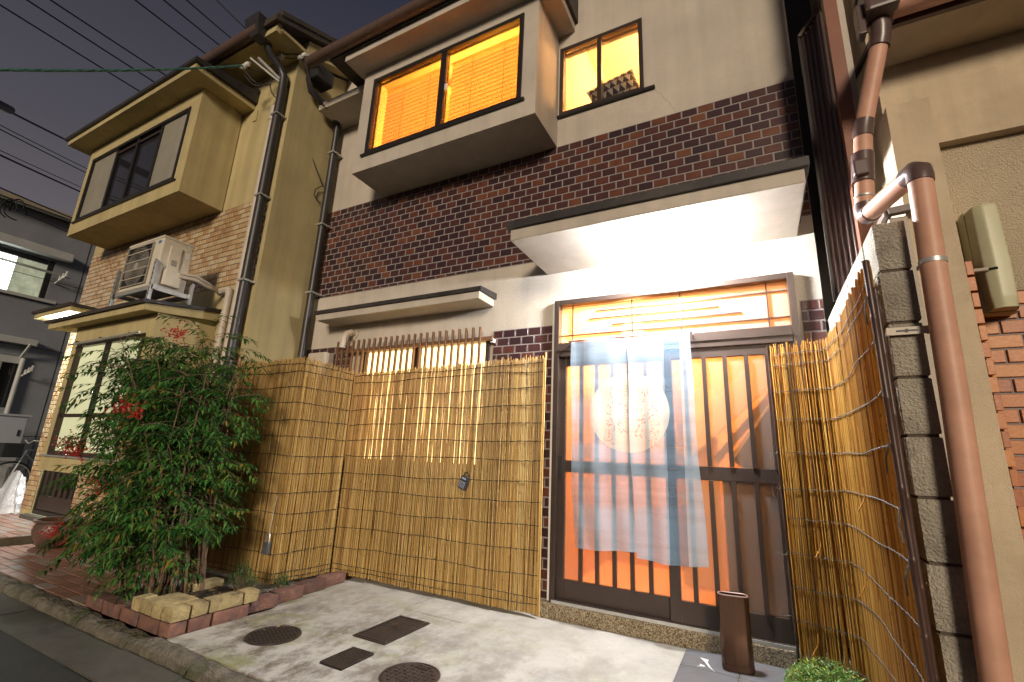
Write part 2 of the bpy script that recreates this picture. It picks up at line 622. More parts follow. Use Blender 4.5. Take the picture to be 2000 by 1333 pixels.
M_CONC = concrete("forecourt_concrete", (0.45, 0.425, 0.38), 1.3, 0.85)
M_KERB = mat("mossy_kerb", (0.15, 0.13, 0.10), 0.95, 0.5, 11, 1.0, 45, stain=(0.045, 0.065, 0.018), stain_amt=0.95, stain_scale=4.5, bdist=0.03)
M_GUTTERC = mat("gutter_concrete", (0.075, 0.068, 0.055), 0.92, 0.3, 7, 0.7, 90, stain=(0.06, 0.07, 0.035), stain_amt=0.6, stain_scale=2.5)
M_ASPH = mat("asphalt", (0.028, 0.029, 0.024), 0.88, 0.35, 4, 0.9, 140, stain=(0.025, 0.028, 0.02), stain_amt=0.6, stain_scale=1.5, bdist=0.01)
M_PAVE = tile_mat("red_paving_tile", [(0.0, (0.24, 0.115, 0.08)), (0.4, (0.32, 0.155, 0.11)), (0.75, (0.33, 0.215, 0.17)), (1.0, (0.32, 0.28, 0.26))], 0.3, 0.5)
M_GROUT = mat("mossy_grout", (0.12, 0.105, 0.07), 0.95, 0.3, 10, 0.4, 100)
M_SLATE = mat("slate_paving", (0.125, 0.13, 0.14), 0.42, 0.3, 5, 0.3, 30, stain=(0.10, 0.062, 0.05), stain_amt=0.55, stain_scale=5)
M_AGG = mat("exposed_aggregate", (0.13, 0.085, 0.045), 0.75, 0.4, 50, 1.0, 190, bdist=0.02, speck=((0.52, 0.42, 0.26), 170))
M_SOIL = mat("planter_soil", (0.060, 0.042, 0.028), 0.95, 0.5, 20, 1.0, 60, bdist=0.05)
M_IRON = mat("cast_iron", (0.062, 0.050, 0.046), 0.45, 0.35, 18, metal=0.5, bump=0.4, bscale=120, stain=(0.11, 0.06, 0.035), stain_amt=0.5, stain_scale=7)

# ------------------------------------------------------------------ the ground
g = MB().box(-120, 120, -120, 120, -0.30, -0.082).build("ground", M_ASPH)
struct(g)
struct(MB().box(-40, 12, -9, 1.345, -0.10, -0.066).build("road", M_ASPH))


def strip_blocks(name, mat_, prof, x0, x1, step, seed, rough_amt=0.3):
    """a long run of cast blocks; prof is the (y,z) outline"""
    rnd = random.Random(seed)
    root = None
    x = x0
    while x < x1:
        w = min(step, x1 - x)
        d = rnd.uniform(-0.004, 0.004)
        mb = MB()
        ns, np_ = 12, len(prof)
        for q in range(ns + 1):
            xx = x + 0.005 + (w - 0.010) * q / ns
            for p in prof:
                nz = mnoise.noise(Vector((xx * 9, p[0] * 14, seed))) * 0.010 + mnoise.noise(Vector((xx * 34, p[0] * 50, seed))) * 0.004
                wear = rough_amt if p[1] > -0.1 else 0.0
                mb.v.append((xx, p[0] + nz * 0.5 * wear, p[1] + d + nz * wear))
        for q in range(ns):
            for i in range(np_):
                mb.f.append((q * np_ + i, q * np_ + (i + 1) % np_, (q + 1) * np_ + (i + 1) % np_, (q + 1) * np_ + i))
        mb.f.append(tuple(range(np_)))
        mb.f.append(tuple(ns * np_ + i for i in range(np_)))
        if root is None:
            root = mb.build(name, mat_)
            struct(root)
        else:
            mb.build(name + "_block", mat_, root)
        x += w
    return root


strip_blocks("gutter_strip", M_GUTTERC, [(1.345, -0.12), (1.345, -0.058), (1.50, -0.066), (1.590, -0.060), (1.590, -0.12)], -9.2, 1.6, 0.6, 3)
strip_blocks("kerb", M_KERB, [(1.592, -0.12), (1.592, -0.050), (1.602, -0.022), (1.625, -0.008), (1.655, -0.005), (1.683, -0.006), (1.683, -0.12)], -9.2, 1.6, 0.6, 4, 1.3)

fc = MB().box(-1.797, 0.60, 1.688, 3.30, -0.12, 0.0).build("forecourt", M_CONC, None, 0.006)
struct(fc)
MB().box(-2.290, -1.803, 1.688, 2.86, -0.12, -0.004).build("slab", M_CONC, fc, 0.006)
MB().box(-2.290, -1.803, 2.864, 3.30, -0.12, -0.001).build("slab", M_CONC, fc, 0.006)
MB().box(-3.005, -2.296, 1.688, 3.30, -0.12, -0.002).build("slab", M_CONC, fc, 0.006)
MB().box(-4.36, -3.011, 2.40, 3.30, -0.12, -0.012).build("slab", M_CONC, fc, 0.004)


def chamfer_tile(lx, ly, t, c):
    """a tile lying in x-y, top at z=0, 18 triangles"""
    a, b = lx / 2, ly / 2
    vs = [(-a, -b, -t), (a, -b, -t), (a, b, -t), (-a, b, -t), (-a, -b, -c), (a, -b, -c), (a, b, -c), (-a, b, -c),
          (-a + c, -b + c, 0), (a - c, -b + c, 0), (a - c, b - c, 0), (-a + c, b - c, 0)]
    fs = [(8, 9, 10, 11)] + [(i, (i + 1) % 4, 4 + (i + 1) % 4, 4 + i) for i in range(4)] + [(4 + i, 4 + (i + 1) % 4, 8 + (i + 1) % 4, 8 + i) for i in range(4)]
    return MB().add(vs, fs)


def pave(root, x0, x1, y0, y1, z, px, py, matl, seed):
    rnd = random.Random(seed)
    cache = {}
    j = 0
    y = y0
    while y < y1 - 0.02:
        ly = min(py, y1 - y)
        x = x0 - (px / 2 if j % 2 else 0)
        while x < x1 - 0.005:
            a, b = max(x, x0), min(x + px, x1)
            if b - a > 0.02:
                key = (round(b - a, 3), round(ly, 3))
                if key not in cache:
                    cache[key] = chamfer_tile(b - a - 0.009, ly - 0.009, 0.02, 0.003).mesh("tile", matl)
                o = link(bpy.data.objects.new("tile", cache[key]))
                o.parent = root
                o.location = ((a + b) / 2, y + ly / 2, z + rnd.uniform(-0.0015, 0.0015))
                o.rotation_euler = (rnd.uniform(-.006, .006), rnd.uniform(-.006, .006), rnd.uniform(-.006, .006))
            x += px
        y += py
        j += 1


tf = MB().box(-6.66, -3.92, 1.69, 2.64, -0.12, -0.006).build("tiled_forecourt", M_GROUT)
struct(tf)
pave(tf, -6.64, -3.98, 1.695, 2.60, 0.0, 0.182, 0.0915, M_PAVE, 5)
tp = MB().box(-9.4, -6.665, 1.69, 2.72, -0.12, 0.074).build("tiled_step", M_GROUT)
struct(tp)
pave(tp, -9.38, -6.67, 1.70, 2.70, 0.080, 0.182, 0.0915, M_PAVE, 6)

sl = MB().box(-0.47, 0.40, 2.45, 3.245, 0.001, 0.006).build("slate_paving", M_GROUT)
struct(sl)
for (a, b, c, d) in ((-0.468, -0.185, 2.455, 2.965), (-0.179, 0.39, 2.455, 2.965), (-0.468, -0.001 - 0.18, 2.971, 3.24), (-0.175, 0.39, 2.971, 3.24)):
    MB().box(a, b, c, d, 0.002, 0.012).build("slate_slab", M_SLATE, sl, 0.0015)

# ------------------------------------------------------------------ the tiled house
F = 3.32
house = thing("tiled_house", (-1.9, 3.32, 0), "cream stuccoed house with a band of glossy brown tiles and lit orange windows", "house")
holes = [(-1.375, 0.288, 0.10, 2.302), (-3.46, -1.98, 0.95, 2.06), (-1.385, -0.62, 4.096, 4.85), (-3.38, -1.47, 3.9, 4.95)]
holed_wall(-4.33, 0.43, 0.0, 5.95, F, F + 0.12, holes).build("wall", M_STUCCO, house)
Bx("side_wall", M_STUCCO, house, 0.31, 0.43, F + 0.121, 6.2, 0.0, 5.95)
Bx("side_wall", M_STUCCO, house, -4.33, -4.21, F + 0.121, 6.2, 0.0, 5.95)
MB().prism([(3.2, 5.96), (6.4, 7.0), (6.4, 6.9), (3.2, 5.86)], 'x', -3.2, 0.5).build("roof", M_ROOFTILE, house)

# --- tiles: fields of running bond on mortar
_tcache = {}


def wall_tile(L, h, t, matl, axis='y'):
    key = (round(L, 3), round(h, 3), matl.name, axis)
    if key not in _tcache:
        c = 0.0022
        mb = chamfer_tile(L, h, t, c)
        if axis == 'y':      # face towards -y
            mb.v = [(x, -z, y) for (x, y, z) in mb.v]
        else:                # face towards -x
            mb.v = [(-z, x, y) for (x, y, z) in mb.v]
        _tcache[key] = (mb, mb.mesh("tile", matl))
    return _tcache[key]


def tile_fields(root, fields, ypos, px, pz, joint, t, matl, mort, hidden, limit=300, rank=None):
    """fields: (x0,x1,z0,z1). The largest in view become parts, the rest one part of the house"""
    rnd = random.Random(11)
    items = []
    for (x0, x1, z0, z1) in fields:
        Bx("mortar", mort, root, x0, x1, ypos - 0.004, ypos + 0.02, z0, z1)
        z = z1
        j = 0
        while z > z0 + 0.012:
            h = min(pz, z - z0)
            x = x0 - (px / 2 if j % 2 else 0) - 0.02
            while x < x1 - 0.008:
                a, b = max(x, x0), min(x + px, x1)
                if b - a > 0.018 and h > 0.02:
                    items.append(((a + b) / 2, z - h / 2, b - a - joint, h - joint))
                x += px
            z -= pz
            j += 1
    cz = 1.06
    def apparent(it):
        d2 = it[0] ** 2 + ypos ** 2 + (it[1] - cz) ** 2
        return it[2] * it[3] * ypos / d2 ** 1.5
    seen = [i for i in items if not hidden(i[0], i[1])]
    seen.sort(key=apparent, reverse=True)
    single = set(id(i) for i in seen[:limit])
    rest = MB()
    for it in items:
        mb, me = wall_tile(it[2], it[3], t, matl)
        dy = rnd.uniform(-0.0008, 0.0008)
        loc = Vector((it[0], ypos - t - 0.002 + dy, it[1]))
        if id(it) in single:
            o = link(bpy.data.objects.new("tile", me))
            o.parent = root
            o.matrix_parent_inverse = Matrix.Translation(-Vector(root.location))
            o.location = loc
            o.rotation_euler = (rnd.uniform(-.008, .008), 0, rnd.uniform(-.008, .008))
        else:
            rest.add([Vector(p) + loc for p in mb.v], mb.f)
    if rest.v:
        stuff(rest.build("tile_field", matl, root))


def mh_hidden(x, z):
    if z < 1.80 and x < -1.46: return True
    if 0.32 < x and z < 1.9: return True
    if z < 2.2 and x < -3.2: return True
    return False


tile_fields(house, [(-4.33, 0.43, 2.697, 3.78), (-1.955, -1.40, 0.10, 2.112), (0.305, 0.43, 0.10, 2.112), (-4.33, -3.62, 0.10, 2.112), (-3.62, -1.955, 0.10, 0.93)],
            F, 0.118, 0.0699, 0.0115, 0.006, M_TILE, M_MORTAR, mh_hidden)

# --- bay window upstairs
bay = MB()
holed_w = holed_wall(-3.45, -1.40, 3.78, 5.0, 2.845, 2.915, [(-3.30, -1.535, 3.955, 4.865)])
bay.add(holed_w.v, holed_w.f)
bay.box(-3.45, -3.39, 2.916, F - 0.001, 3.78, 5.0)
bay.box(-1.46, -1.40, 2.916, F - 0.001, 3.78, 5.0)
bay.box(-3.389, -1.461, 2.916, F - 0.001, 3.78, 3.85)
bayo = bay.build("bay_window", M_STUCCO, house)
MB().box(-3.34, -1.50, 2.820, 2.870, 3.935, 3.957).build("sill", M_ALU_D, bayo)
frame_mb(-3.30, -1.535, 3.957, 4.865, 2.832, 2.905, 0.042, 0.035).build("frame", M_ALU_D, bayo, 0.003)
MB().box(-2.43, -2.365, 2.842, 2.90, 3.993, 4.822).build("mullion", M_ALU_D, bayo, 0.003)
MB().box(-2.350, -2.322, 2.832, 2.846, 4.36, 4.43).build("latch", M_WHITE, bayo, 0.004)
M_GLASS = clear_glass("window_glass", (0.95, 0.95, 0.93))
for (a, b) in ((-3.257, -2.431), (-2.364, -1.578)):
    MB().box(a, b, 2.868, 2.872, 3.993, 4.822).build("pane", M_GLASS, bayo)


def blind_mat(name, col, trans):
    m, n, l, out = nt(name)
    g = n.new("ShaderNodeNewGeometry")
    t = noise_node(n, l, g.outputs["Position"], 2.0, 3, 0.5)
    r = ramp(n, l, t.outputs[0], [(0.3, tuple(c * 0.93 for c in col)), (0.7, col)])
    d = n.new("ShaderNodeBsdfDiffuse")
    tr = n.new("ShaderNodeBsdfTranslucent")
    l.new(r.outputs[0], d.inputs[0])
    l.new(r.outputs[0], tr.inputs[0])
    mx = n.new("ShaderNodeMixShader")
    mx.inputs[0].default_value = trans
    l.new(d.outputs[0], mx.inputs[1])
    l.new(tr.outputs[0], mx.inputs[2])
    l.new(mx.outputs[0], out.inputs[0])
    return m


M_BLIND = blind_mat("blind_slat", (0.93, 0.80, 0.55), 0.62)
for (a, b) in ((-3.22, -2.42), (-2.38, -1.56)):
    MB().box(a, b, 2.955, 2.985, 4.765, 4.80).build("blind_rail", M_BLIND, bayo)
    for zz in range(17):
        z0 = 4.755 - zz * 0.0465
        mb = MB()
        tilt = 0.006
        mb.add([(a, 2.962, z0 - 0.0545), (b, 2.962, z0 - 0.0545), (b, 2.962 + tilt, z0), (a, 2.962 + tilt, z0),
                (a, 2.964, z0 - 0.0545), (b, 2.964, z0 - 0.0545), (b, 2.964 + tilt, z0), (a, 2.964 + tilt, z0)],
               [(0, 1, 2, 3), (7, 6, 5, 4), (0, 4, 5, 1), (3, 2, 6, 7), (0, 3, 7, 4), (1, 5, 6, 2)])
        mb.build("slat", M_BLIND, bayo)
        MB().box(a, b, 2.957, 2.9605, z0 - 0.0522, z0 - 0.0500).build("slat_shade_line", M_WOOD_D, bayo)  # thin dark strip standing in for the shade where slats overlap
    for cxx in (a + 0.30 * (b - a), b - 0.28 * (b - a)):
        MB().tube([(cxx, 2.955, 4.76), (cxx, 2.955, 3.98)], 0.0022, 5).build("ladder_cord", M_WOOD_D, bayo)

# --- small upstairs window
sw = frame_mb(-1.385, -0.62, 4.096, 4.85, F - 0.012, F + 0.06, 0.036).build("small_window", M_ALU, house, 0.003)
MB().box(-1.028, -0.988, F - 0.006, F + 0.05, 4.133, 4.813).build("mullion", M_ALU, sw, 0.003)
MB().box(-1.40, -0.53, F - 0.03, F + 0.002, 4.072, 4.094).build("sill", M_ALU_D, sw, 0.003)
for (a, b) in ((-1.348, -1.029), (-0.987, -0.657)):
    MB().box(a, b, F + 0.022, F + 0.026, 4.133, 4.813).build("pane", M_GLASS, sw)

crk = [(-0.535, 4.07), (-0.515, 4.03), (-0.485, 4.00), (-0.465, 3.95), (-0.425, 3.90), (-0.41, 3.85), (-0.385, 3.815), (-0.378, 3.79)]
MB().tube([(a, F, b) for a, b in crk], 0.0009, 4).build("wall_crack", M_ALU_D, house)
Bx("door_trim", M_WHITE, house, -1.397, -1.3755, F - 0.022, F - 0.001, 0.10, 2.30)
# --- rooms behind the windows
M_ROOM = mat("room_wallpaper", (0.80, 0.70, 0.50), 0.9, 0.06, 3)
M_ROOM_W = mat("room_wood_lining", (0.66, 0.40, 0.18), 0.7, 0.18, 3, stretch=(14, 14, 0.7))


def room(x0, x1, y0, y1, z0, z1, wall_m, ceil_m, floor_m, parent):
    t = 0.04
    Bx("room_back", wall_m, parent, x0, x1, y1, y1 + t, z0, z1)
    Bx("room_side", wall_m, parent, x0 - t, x0, y0, y1 + t, z0, z1)
    Bx("room_side", wall_m, parent, x1, x1 + t, y0, y1 + t, z0, z1)
    Bx("room_ceiling", ceil_m, parent, x0 - t, x1 + t, y0, y1 + t, z1, z1 + t)
    Bx("room_floor", floor_m, parent, x0 - t, x1 + t, y0, y1 + t, z0 - t, z0)


def lamp(name, loc, power, col, r=0.06):
    d = bpy.data.lights.new(name, 'POINT')
    d.energy = power
    d.color = col
    d.shadow_soft_size = r
    o = link(bpy.data.objects.new(name, d))
    o.location = loc
    return o


room(-4.15, -1.50, F + 0.122, 5.6, 3.55, 5.75, M_ROOM, M_ROOM, M_ROOM_W, house)
room(-1.40, 0.25, F + 0.122, 4.9, 3.75, 5.6, M_ROOM, M_ROOM, M_ROOM_W, house)
room(-1.42, 0.30, F + 0.122, 4.9, 0.10, 2.46, M_ROOM_W, M_ROOM, M_ROOM_W, house)
lamp("bay_room_lamp", (-2.15, 3.62, 4.70), 700, (1.0, 0.41, 0.05), 0.15)
lamp("landing_lamp", (-0.22, 4.25, 5.25), 400, (1.0, 0.60, 0.27), 0.10)
lamp("hall_lamp", (-0.95, 4.15, 2.25), 115, (1.0, 0.52, 0.18), 0.10)

# --- eave over the bay, gutter
eave = MB().box(-3.53, -1.24, 2.625, F - 0.001, 5.001, 5.085).build("eave", M_STUCCO, house, 0.004)
MB().box(-4.30, -3.531, 2.95, F - 0.001, 4.93, 5.02).build("eave_return", M_STUCCO, house)
MB().prism([(2.605, 5.086), (2.605, 5.12), (F, 5.45), (F, 5.086)], 'x', -3.75, -1.21).build("roof_edge", M_ROOFTILE, house)
gm = MB()
gm.tube([(-4.02, 2.553, 5.135), (-1.19, 2.553, 5.135)], 0.058, 14)
gut = gm.build("gutter", M_GUTTER, house, smooth=True)
for gx in (-3.6, -3.0, -2.4, -1.8):
    MB().tube([(gx - 0.012, 2.553, 5.135), (gx + 0.012, 2.553, 5.135)], 0.063, 14).build("gutter_strap", M_GUTTER, gut, smooth=True)

# --- entrance canopy
can = MB().box(-1.46, 0.335, 2.64, F - 0.001, 2.56, 2.645).build("entrance_canopy", M_STUCCO, house, 0.004)
MB().prism([(2.615, 2.646), (2.615, 2.700), (F - 0.001, 2.735), (F - 0.001, 2.646)], 'x', -1.485, 0.36).build("flashing", M_FLASH, can)
c2 = MB().box(-3.93, -1.97, 3.07, F - 0.001, 2.335, 2.40).build("window_canopy", M_STUCCO, house, 0.004)
MB().prism([(3.05, 2.401), (3.05, 2.435), (F - 0.001, 2.455), (F - 0.001, 2.401)], 'x', -3.95, -1.945).build("flashing", M_FLASH, c2)

# --- lattice window beside the entrance
M_LIT = emis("lit_frosted_pane", (1.0, 0.66, 0.26), 4.2, 0.25, 2.5)
lw = frame_mb(-3.46, -1.98, 0.95, 2.06, F - 0.02, F + 0.08, 0.04).build("lattice_window", M_ALU, house, 0.003)
MB().box(-2.80, -2.745, F - 0.01, F + 0.06, 0.99, 2.02).build("mullion", M_ALU, lw)
for (a, b) in ((-3.419, -2.801), (-2.744, -2.021)):
    MB().box(a, b, F + 0.03, F + 0.035, 0.991, 2.019).build("pane", M_LIT, lw)
lat = MB().box(-3.72, -1.93, 3.245, 3.272, 2.015, 2.05).build("lattice", M_WOOD_D, house, 0.003)
MB().box(-3.72, -1.93, 3.245, 3.272, 0.95, 0.985).build("rail", M_WOOD_D, lat, 0.003)
for xx in (-3.70, -1.96):
    MB().box(xx, xx + 0.03, 3.273, F - 0.003, 2.00, 2.035).build("bracket", M_WHITE, lat, 0.003)
nsl = 25
for i in range(nsl):
    x = -3.745 + i * (1.705 / (nsl - 1))
    MB().box(x - 0.0085, x + 0.0085, 3.221, 3.244, 0.93, 2.135).build("slat", M_WOOD_D, lat, 0.002)

# --- entrance step
Bx("entrance_step", M_AGG, house, -1.47, 0.43, 3.25, F - 0.001, 0.001, 0.098, 0.008)
Bx("plinth", M_AGG, house, -4.33, -1.48, 3.285, F - 0.001, 0.001, 0.095, 0.004)

# --- sliding door with transom
DX0, DX1 = -1.372, 0.285
dr = frame_mb(DX0, DX1, 0.102, 2.300, 3.272, 3.40, 0.040, 0.020).build("door_frame", M_ALU, house, 0.003)
MB().box(DX0 + 0.041, DX1 - 0.041, 3.270, 3.40, 1.835, 1.945).build("transom_rail", M_ALU, dr, 0.004)
MB().box(DX0 + 0.041, DX1 - 0.041, 3.262, 3.271, 1.880, 1.892).build("rail_lip", M_ALU, dr)
M_FROST = frosted("ribbed_door_glass", (0.97, 0.92, 0.86), 0.20, 1.13, 0.17, 1)
M_FROST2 = frosted("ribbed_transom_glass", (0.97, 0.92, 0.86), 0.16, 1.13, 0.30, 1)
MB().box(DX0 + 0.041, DX1 - 0.041, 3.335, 3.339, 1.946, 2.259).build("transom_pane", M_FROST2, dr)
for (xa, xb, z) in ((-1.33, 0.244, 2.015), (-1.05, 0.244, 2.195), (-1.10, -0.17, 2.135), (-0.92, -0.03, 2.075)):
    MB().box(xa, xb, 3.322, 3.333, z - 0.0045, z + 0.0045).build("muntin", M_ALU, dr)
for xx in (-1.235, -0.765, 0.125, -0.42):
    MB().box(xx - 0.004, xx + 0.004, 3.320, 3.334, 1.946, 2.259).build("muntin", M_ALU, dr)


def door_leaf(x0, x1, y, bars):
    st = 0.066
    lf = frame_mb(x0, x1, 0.123, 1.833, y, y + 0.034, st, 0.125).build("door_leaf", M_ALU, house, 0.003)
    MB().box(x0 + st, x1 - st, y - 0.003, y + 0.033, 0.972, 1.056).build("middle_rail", M_ALU, lf, 0.003)
    MB().box(x0 + st, x1 - st, y + 0.014, y + 0.018, 0.249, 1.766).build("pane", M_FROST, lf)
    for bx in bars:
        MB().box(bx - 0.0135, bx + 0.0135, y - 0.012, y + 0.012, 0.249, 0.970).build("bar", M_ALU, lf, 0.002)
        MB().box(bx - 0.0135, bx + 0.0135, y - 0.012, y + 0.012, 1.058, 1.766).build("bar", M_ALU, lf, 0.002)
    return lf


l1 = door_leaf(-1.350, -0.500, 3.318, [-1.157, -1.038, -0.917, -0.798, -0.678])
l2 = door_leaf(-0.560, 0.262, 3.282, [-0.405, -0.283, -0.155, -0.028, 0.092])
MB().box(-1.338, -1.300, 3.310, 3.3175, 0.93, 1.09).build("pull", M_ALU_D, l1, 0.003)
MB().box(-1.327, -1.311, 3.3065, 3.3105, 0.96, 1.05).build("pull_recess", M_BLACK, l1)
Bx("door_track", M_GALV, house, DX0 + 0.02, DX1 - 0.02, 3.262, 3.271, 0.100, 0.118)

# hall behind the door: dark box put in for the shadow at the right, stair string
Bx("hall_shadow_box", M_ALU_D, house, -0.24, 0.29, 3.62, 4.0, 0.105, 1.02)
MB().bar((-0.70, 4.35, 1.10), (0.28, 4.15, 2.0), 0.05, 0.22).build("stair_string", M_WHITE, house)
MB().bar((-0.28, 3.75, 1.10), (0.24, 3.70, 1.72), 0.03, 0.05).build("stair_rail", M_ROOM, house)
Bx("hall_panel", M_ROOM, house, -0.62, -0.30, 4.3, 4.34, 0.12, 1.7)
MB().bar((-0.05, 3.66, 1.03), (0.24, 3.70, 1.46), 0.4, 0.30).build("hall_coat", M_BLACK, house)

# --- black downpipe at the corner, vent elbow, small boxes
dp = MB().tube([(-4.27, 2.75, 5.20), (-4.275, 2.80, 5.08), (-4.27, 3.13, 4.99), (-4.268, 3.22, 4.90), (-4.268, 3.22, 4.0), (-4.268, 3.22, 0.05)], 0.042, 10).build("downpipe", M_PIPE_BLACK, house, smooth=True)
for z in (1.95, 2.72, 3.55, 4.5):
    MB().box(-4.318, -4.214, 3.17, F - 0.001, z, z + 0.02).build("pipe_strap", M_GALV, dp)
ve = MB().tube([(-3.63, F - 0.002, 2.23), (-3.63, 3.27, 2.235), (-3.645, 3.235, 2.215), (-3.66, 3.215, 2.17), (-3.665, 3.21, 2.06)], 0.033, 12).build("vent_elbow", M_PIPE_GREY, house, smooth=True)
MB().tube([(-3.63, F - 0.001, 2.23), (-3.63, F - 0.012, 2.23)], 0.055, 18).build("vent_plate", M_PIPE_GREY, ve, smooth=True)
Bx("terminal_box", M_PIPE_GREY, house, -4.17, -4.07, 3.24, F - 0.013, 2.44, 2.53, 0.006)
Bx("meter_cover", M_PIPE_GREY, house, -4.12, -3.86, 3.18, F - 0.015, 1.78, 2.03, 0.015)

# ------------------------------------------------------------------ porch lamp under the canopy
M_PORCH = emis("porch_tube_light", (0.98, 0.98, 1.0), 780.0)
pl = thing("porch_light", (-0.47, 2.98, 2.56), "white ceiling lamp glaring under the entrance canopy", "lamp")
Bx("lamp_base", M_WHITE, pl, -0.56, -0.38, 2.94, 3.02, 2.545, 2.5595, 0.004)
Bx("diffuser", M_PORCH, pl, -0.585, -0.355, 2.91, 3.05, 2.475, 2.544, 0.02)

# ------------------------------------------------------------------ noren curtain
def noren_mat():
    m, n, l, out = nt("noren_cloth")
    g = n.new("ShaderNodeNewGeometry")
    pos = g.outputs["Position"]
    sep = n.new("ShaderNodeSeparateXYZ")
    l.new(pos, sep.inputs[0])
    X, Z = sep.outputs["X"], sep.outputs["Z"]
    # printed disc
    dx = math_node(n, l, 'SUBTRACT', X, -0.772)
    dz = math_node(n, l, 'SUBTRACT', Z, 1.395)
    rr = math_node(n, l, 'SQRT', math_node(n, l, 'ADD', math_node(n, l, 'MULTIPLY', dx, dx), math_node(n, l, 'MULTIPLY', dz, dz)))
    disc = math_node(n, l, 'LESS_THAN', rr, 0.272)
    # dyed vertical stripes
    def band(c, w):
        return math_node(n, l, 'LESS_THAN', math_node(n, l, 'ABSOLUTE', math_node(n, l, 'SUBTRACT', X, c)), w)
    weave = noise_node(n, l, pos, 1.0, 4, 0.7, (30, 30, 420))
    wv = ramp(n, l, weave.outputs[0], [(0.25, (0.46, 0.62, 0.80)), (0.75, (0.66, 0.79, 0.92))]).outputs[0]
    c = mixc(n, l, math_node(n, l, 'MULTIPLY', band(-0.475, 0.052), 0.75), wv, (0.13, 0.24, 0.36))
    c = mixc(n, l, math_node(n, l, 'MULTIPLY', band(-1.13, 0.03), 0.35), c, (0.25, 0.38, 0.50))
    c = mixc(n, l, disc, c, (0.86, 0.84, 0.78))
    # hanging wisteria sprays printed on the disc
    total = None
    for k, (xc, zt, zb) in enumerate(((-0.905, 1.57, 1.15), (-0.815, 1.62, 1.25), (-0.700, 1.62, 1.22), (-0.605, 1.55, 1.16))):
        wob = math_node(n, l, 'MULTIPLY', math_node(n, l, 'SINE', math_node(n, l, 'MULTIPLY_ADD', Z, 40.0, k * 2.1)), 0.012)
        dd = math_node(n, l, 'ABSOLUTE', math_node(n, l, 'SUBTRACT', math_node(n, l, 'SUBTRACT', X, xc), wob))
        inx = math_node(n, l, 'LESS_THAN', dd, 0.030)
        a = math_node(n, l, 'MULTIPLY', math_node(n, l, 'LESS_THAN', Z, zt), math_node(n, l, 'GREATER_THAN', Z, zb))
        b = math_node(n, l, 'MULTIPLY', inx, a)
        total = b if total is None else math_node(n, l, 'MAXIMUM', total, b)
    pet = n.new("ShaderNodeTexVoronoi")
    pet.inputs["Scale"].default_value = 75
    l.new(pos, pet.inputs["Vector"])
    petals = math_node(n, l, 'LESS_THAN', pet.outputs["Distance"], 0.42)
    blot = noise_node(n, l, pos, 16, 2, 0.5)
    pk = math_node(n, l, 'MULTIPLY', math_node(n, l, 'MULTIPLY', total, petals), math_node(n, l, 'GREATER_THAN', blot.outputs[0], 0.47))
    leafy = math_node(n, l, 'MULTIPLY', math_node(n, l, 'MULTIPLY', total, petals), math_node(n, l, 'LESS_THAN', blot.outputs[0], 0.42))
    c = mixc(n, l, math_node(n, l, 'MULTIPLY', pk, 0.75), c, (0.72, 0.33, 0.36))
    c = mixc(n, l, math_node(n, l, 'MULTIPLY', leafy, 0.6), c, (0.30, 0.36, 0.28))
    d = n.new("ShaderNodeBsdfDiffuse")
    tr = n.new("ShaderNodeBsdfTranslucent")
    l.new(c, d.inputs[0])
    l.new(c, tr.inputs[0])
    mx = n.new("ShaderNodeMixShader")
    mx.inputs[0].default_value = 0.42
    l.new(d.outputs[0], mx.inputs[1])
    l.new(tr.outputs[0], mx.inputs[2])
    tp_ = n.new("ShaderNodeBsdfTransparent")
    th = noise_node(n, l, pos, 1.0, 3, 0.5, (0.8, 0.8, 7))
    hole = ramp(n, l, th.outputs[0], [(0.35, (0.30, 0.30, 0.30)), (0.68, (0.62, 0.62, 0.62))]).outputs[0]
    hf = math_node(n, l, 'MULTIPLY', hole, math_node(n, l, 'SUBTRACT', 1.0, math_node(n, l, 'MULTIPLY', disc, 0.40)))
    mx2 = n.new("ShaderNodeMixShader")
    l.new(hf, mx2.inputs[0])
    l.new(mx.outputs[0], mx2.inputs[1])
    l.new(tp_.outputs[0], mx2.inputs[2])
    l.new(mx2.outputs[0], out.inputs[0])
    return m


M_NOREN = noren_mat()
nor = thing("noren_curtain", (-0.77, 3.2, 0.48), "sheer pale blue split curtain with white disc and pink flower sprays, hung before the door", "curtain")


def cloth(x0, x1, z0, z1, y, seed, parent, drift):
    rnd = random.Random(seed)
    nx, nz = 30, 60
    ph = [rnd.uniform(0, 6.28) for _ in range(6)]
    vs, fs = [], []
    for k in range(nz + 1):
        t = k / nz
        for i in range(nx + 1):
            s = i / nx
            amp = 0.004 + 0.020 * t
            yy = y + amp * math.sin(7 * s + 1.5 * t + ph[0]) + 0.4 * amp * math.sin(17 * s + ph[1] - 2 * t) + 0.006 * math.sin(9 * t + 2 * s + ph[2]) * t - 0.03 * t
            zz = z1 + (z0 - z1) * t - 0.012 * t * math.sin(2.2 * s + ph[3])
            vs.append((x0 + (x1 - x0) * s + drift * t * t + 0.004 * math.sin(11 * t + ph[4]), yy, zz))
    for k in range(nz):
        for i in range(nx):
            a = k * (nx + 1) + i
            fs.append((a, a + 1, a + nx + 2, a + nx + 1))
    o = MB().add(vs, fs).build("cloth_panel", M_NOREN, parent, smooth=True)
    return o


cloth(-1.200, -0.778, 0.500, 1.945, 3.20, 1, nor, 0.045)
cloth(-0.776, -0.352, 0.480, 1.945, 3.20, 2, nor, 0.040)
MB().tube([(-1.225, 3.205, 1.935), (-0.33, 3.205, 1.935)], 0.006, 8).build("rod", M_WOOD_D, nor, smooth=True)
for xx in (-1.21, -0.345):
    MB().box(xx - 0.005, xx + 0.005, 3.205, 3.262, 1.93, 1.94).build("hook", M_GALV, nor)

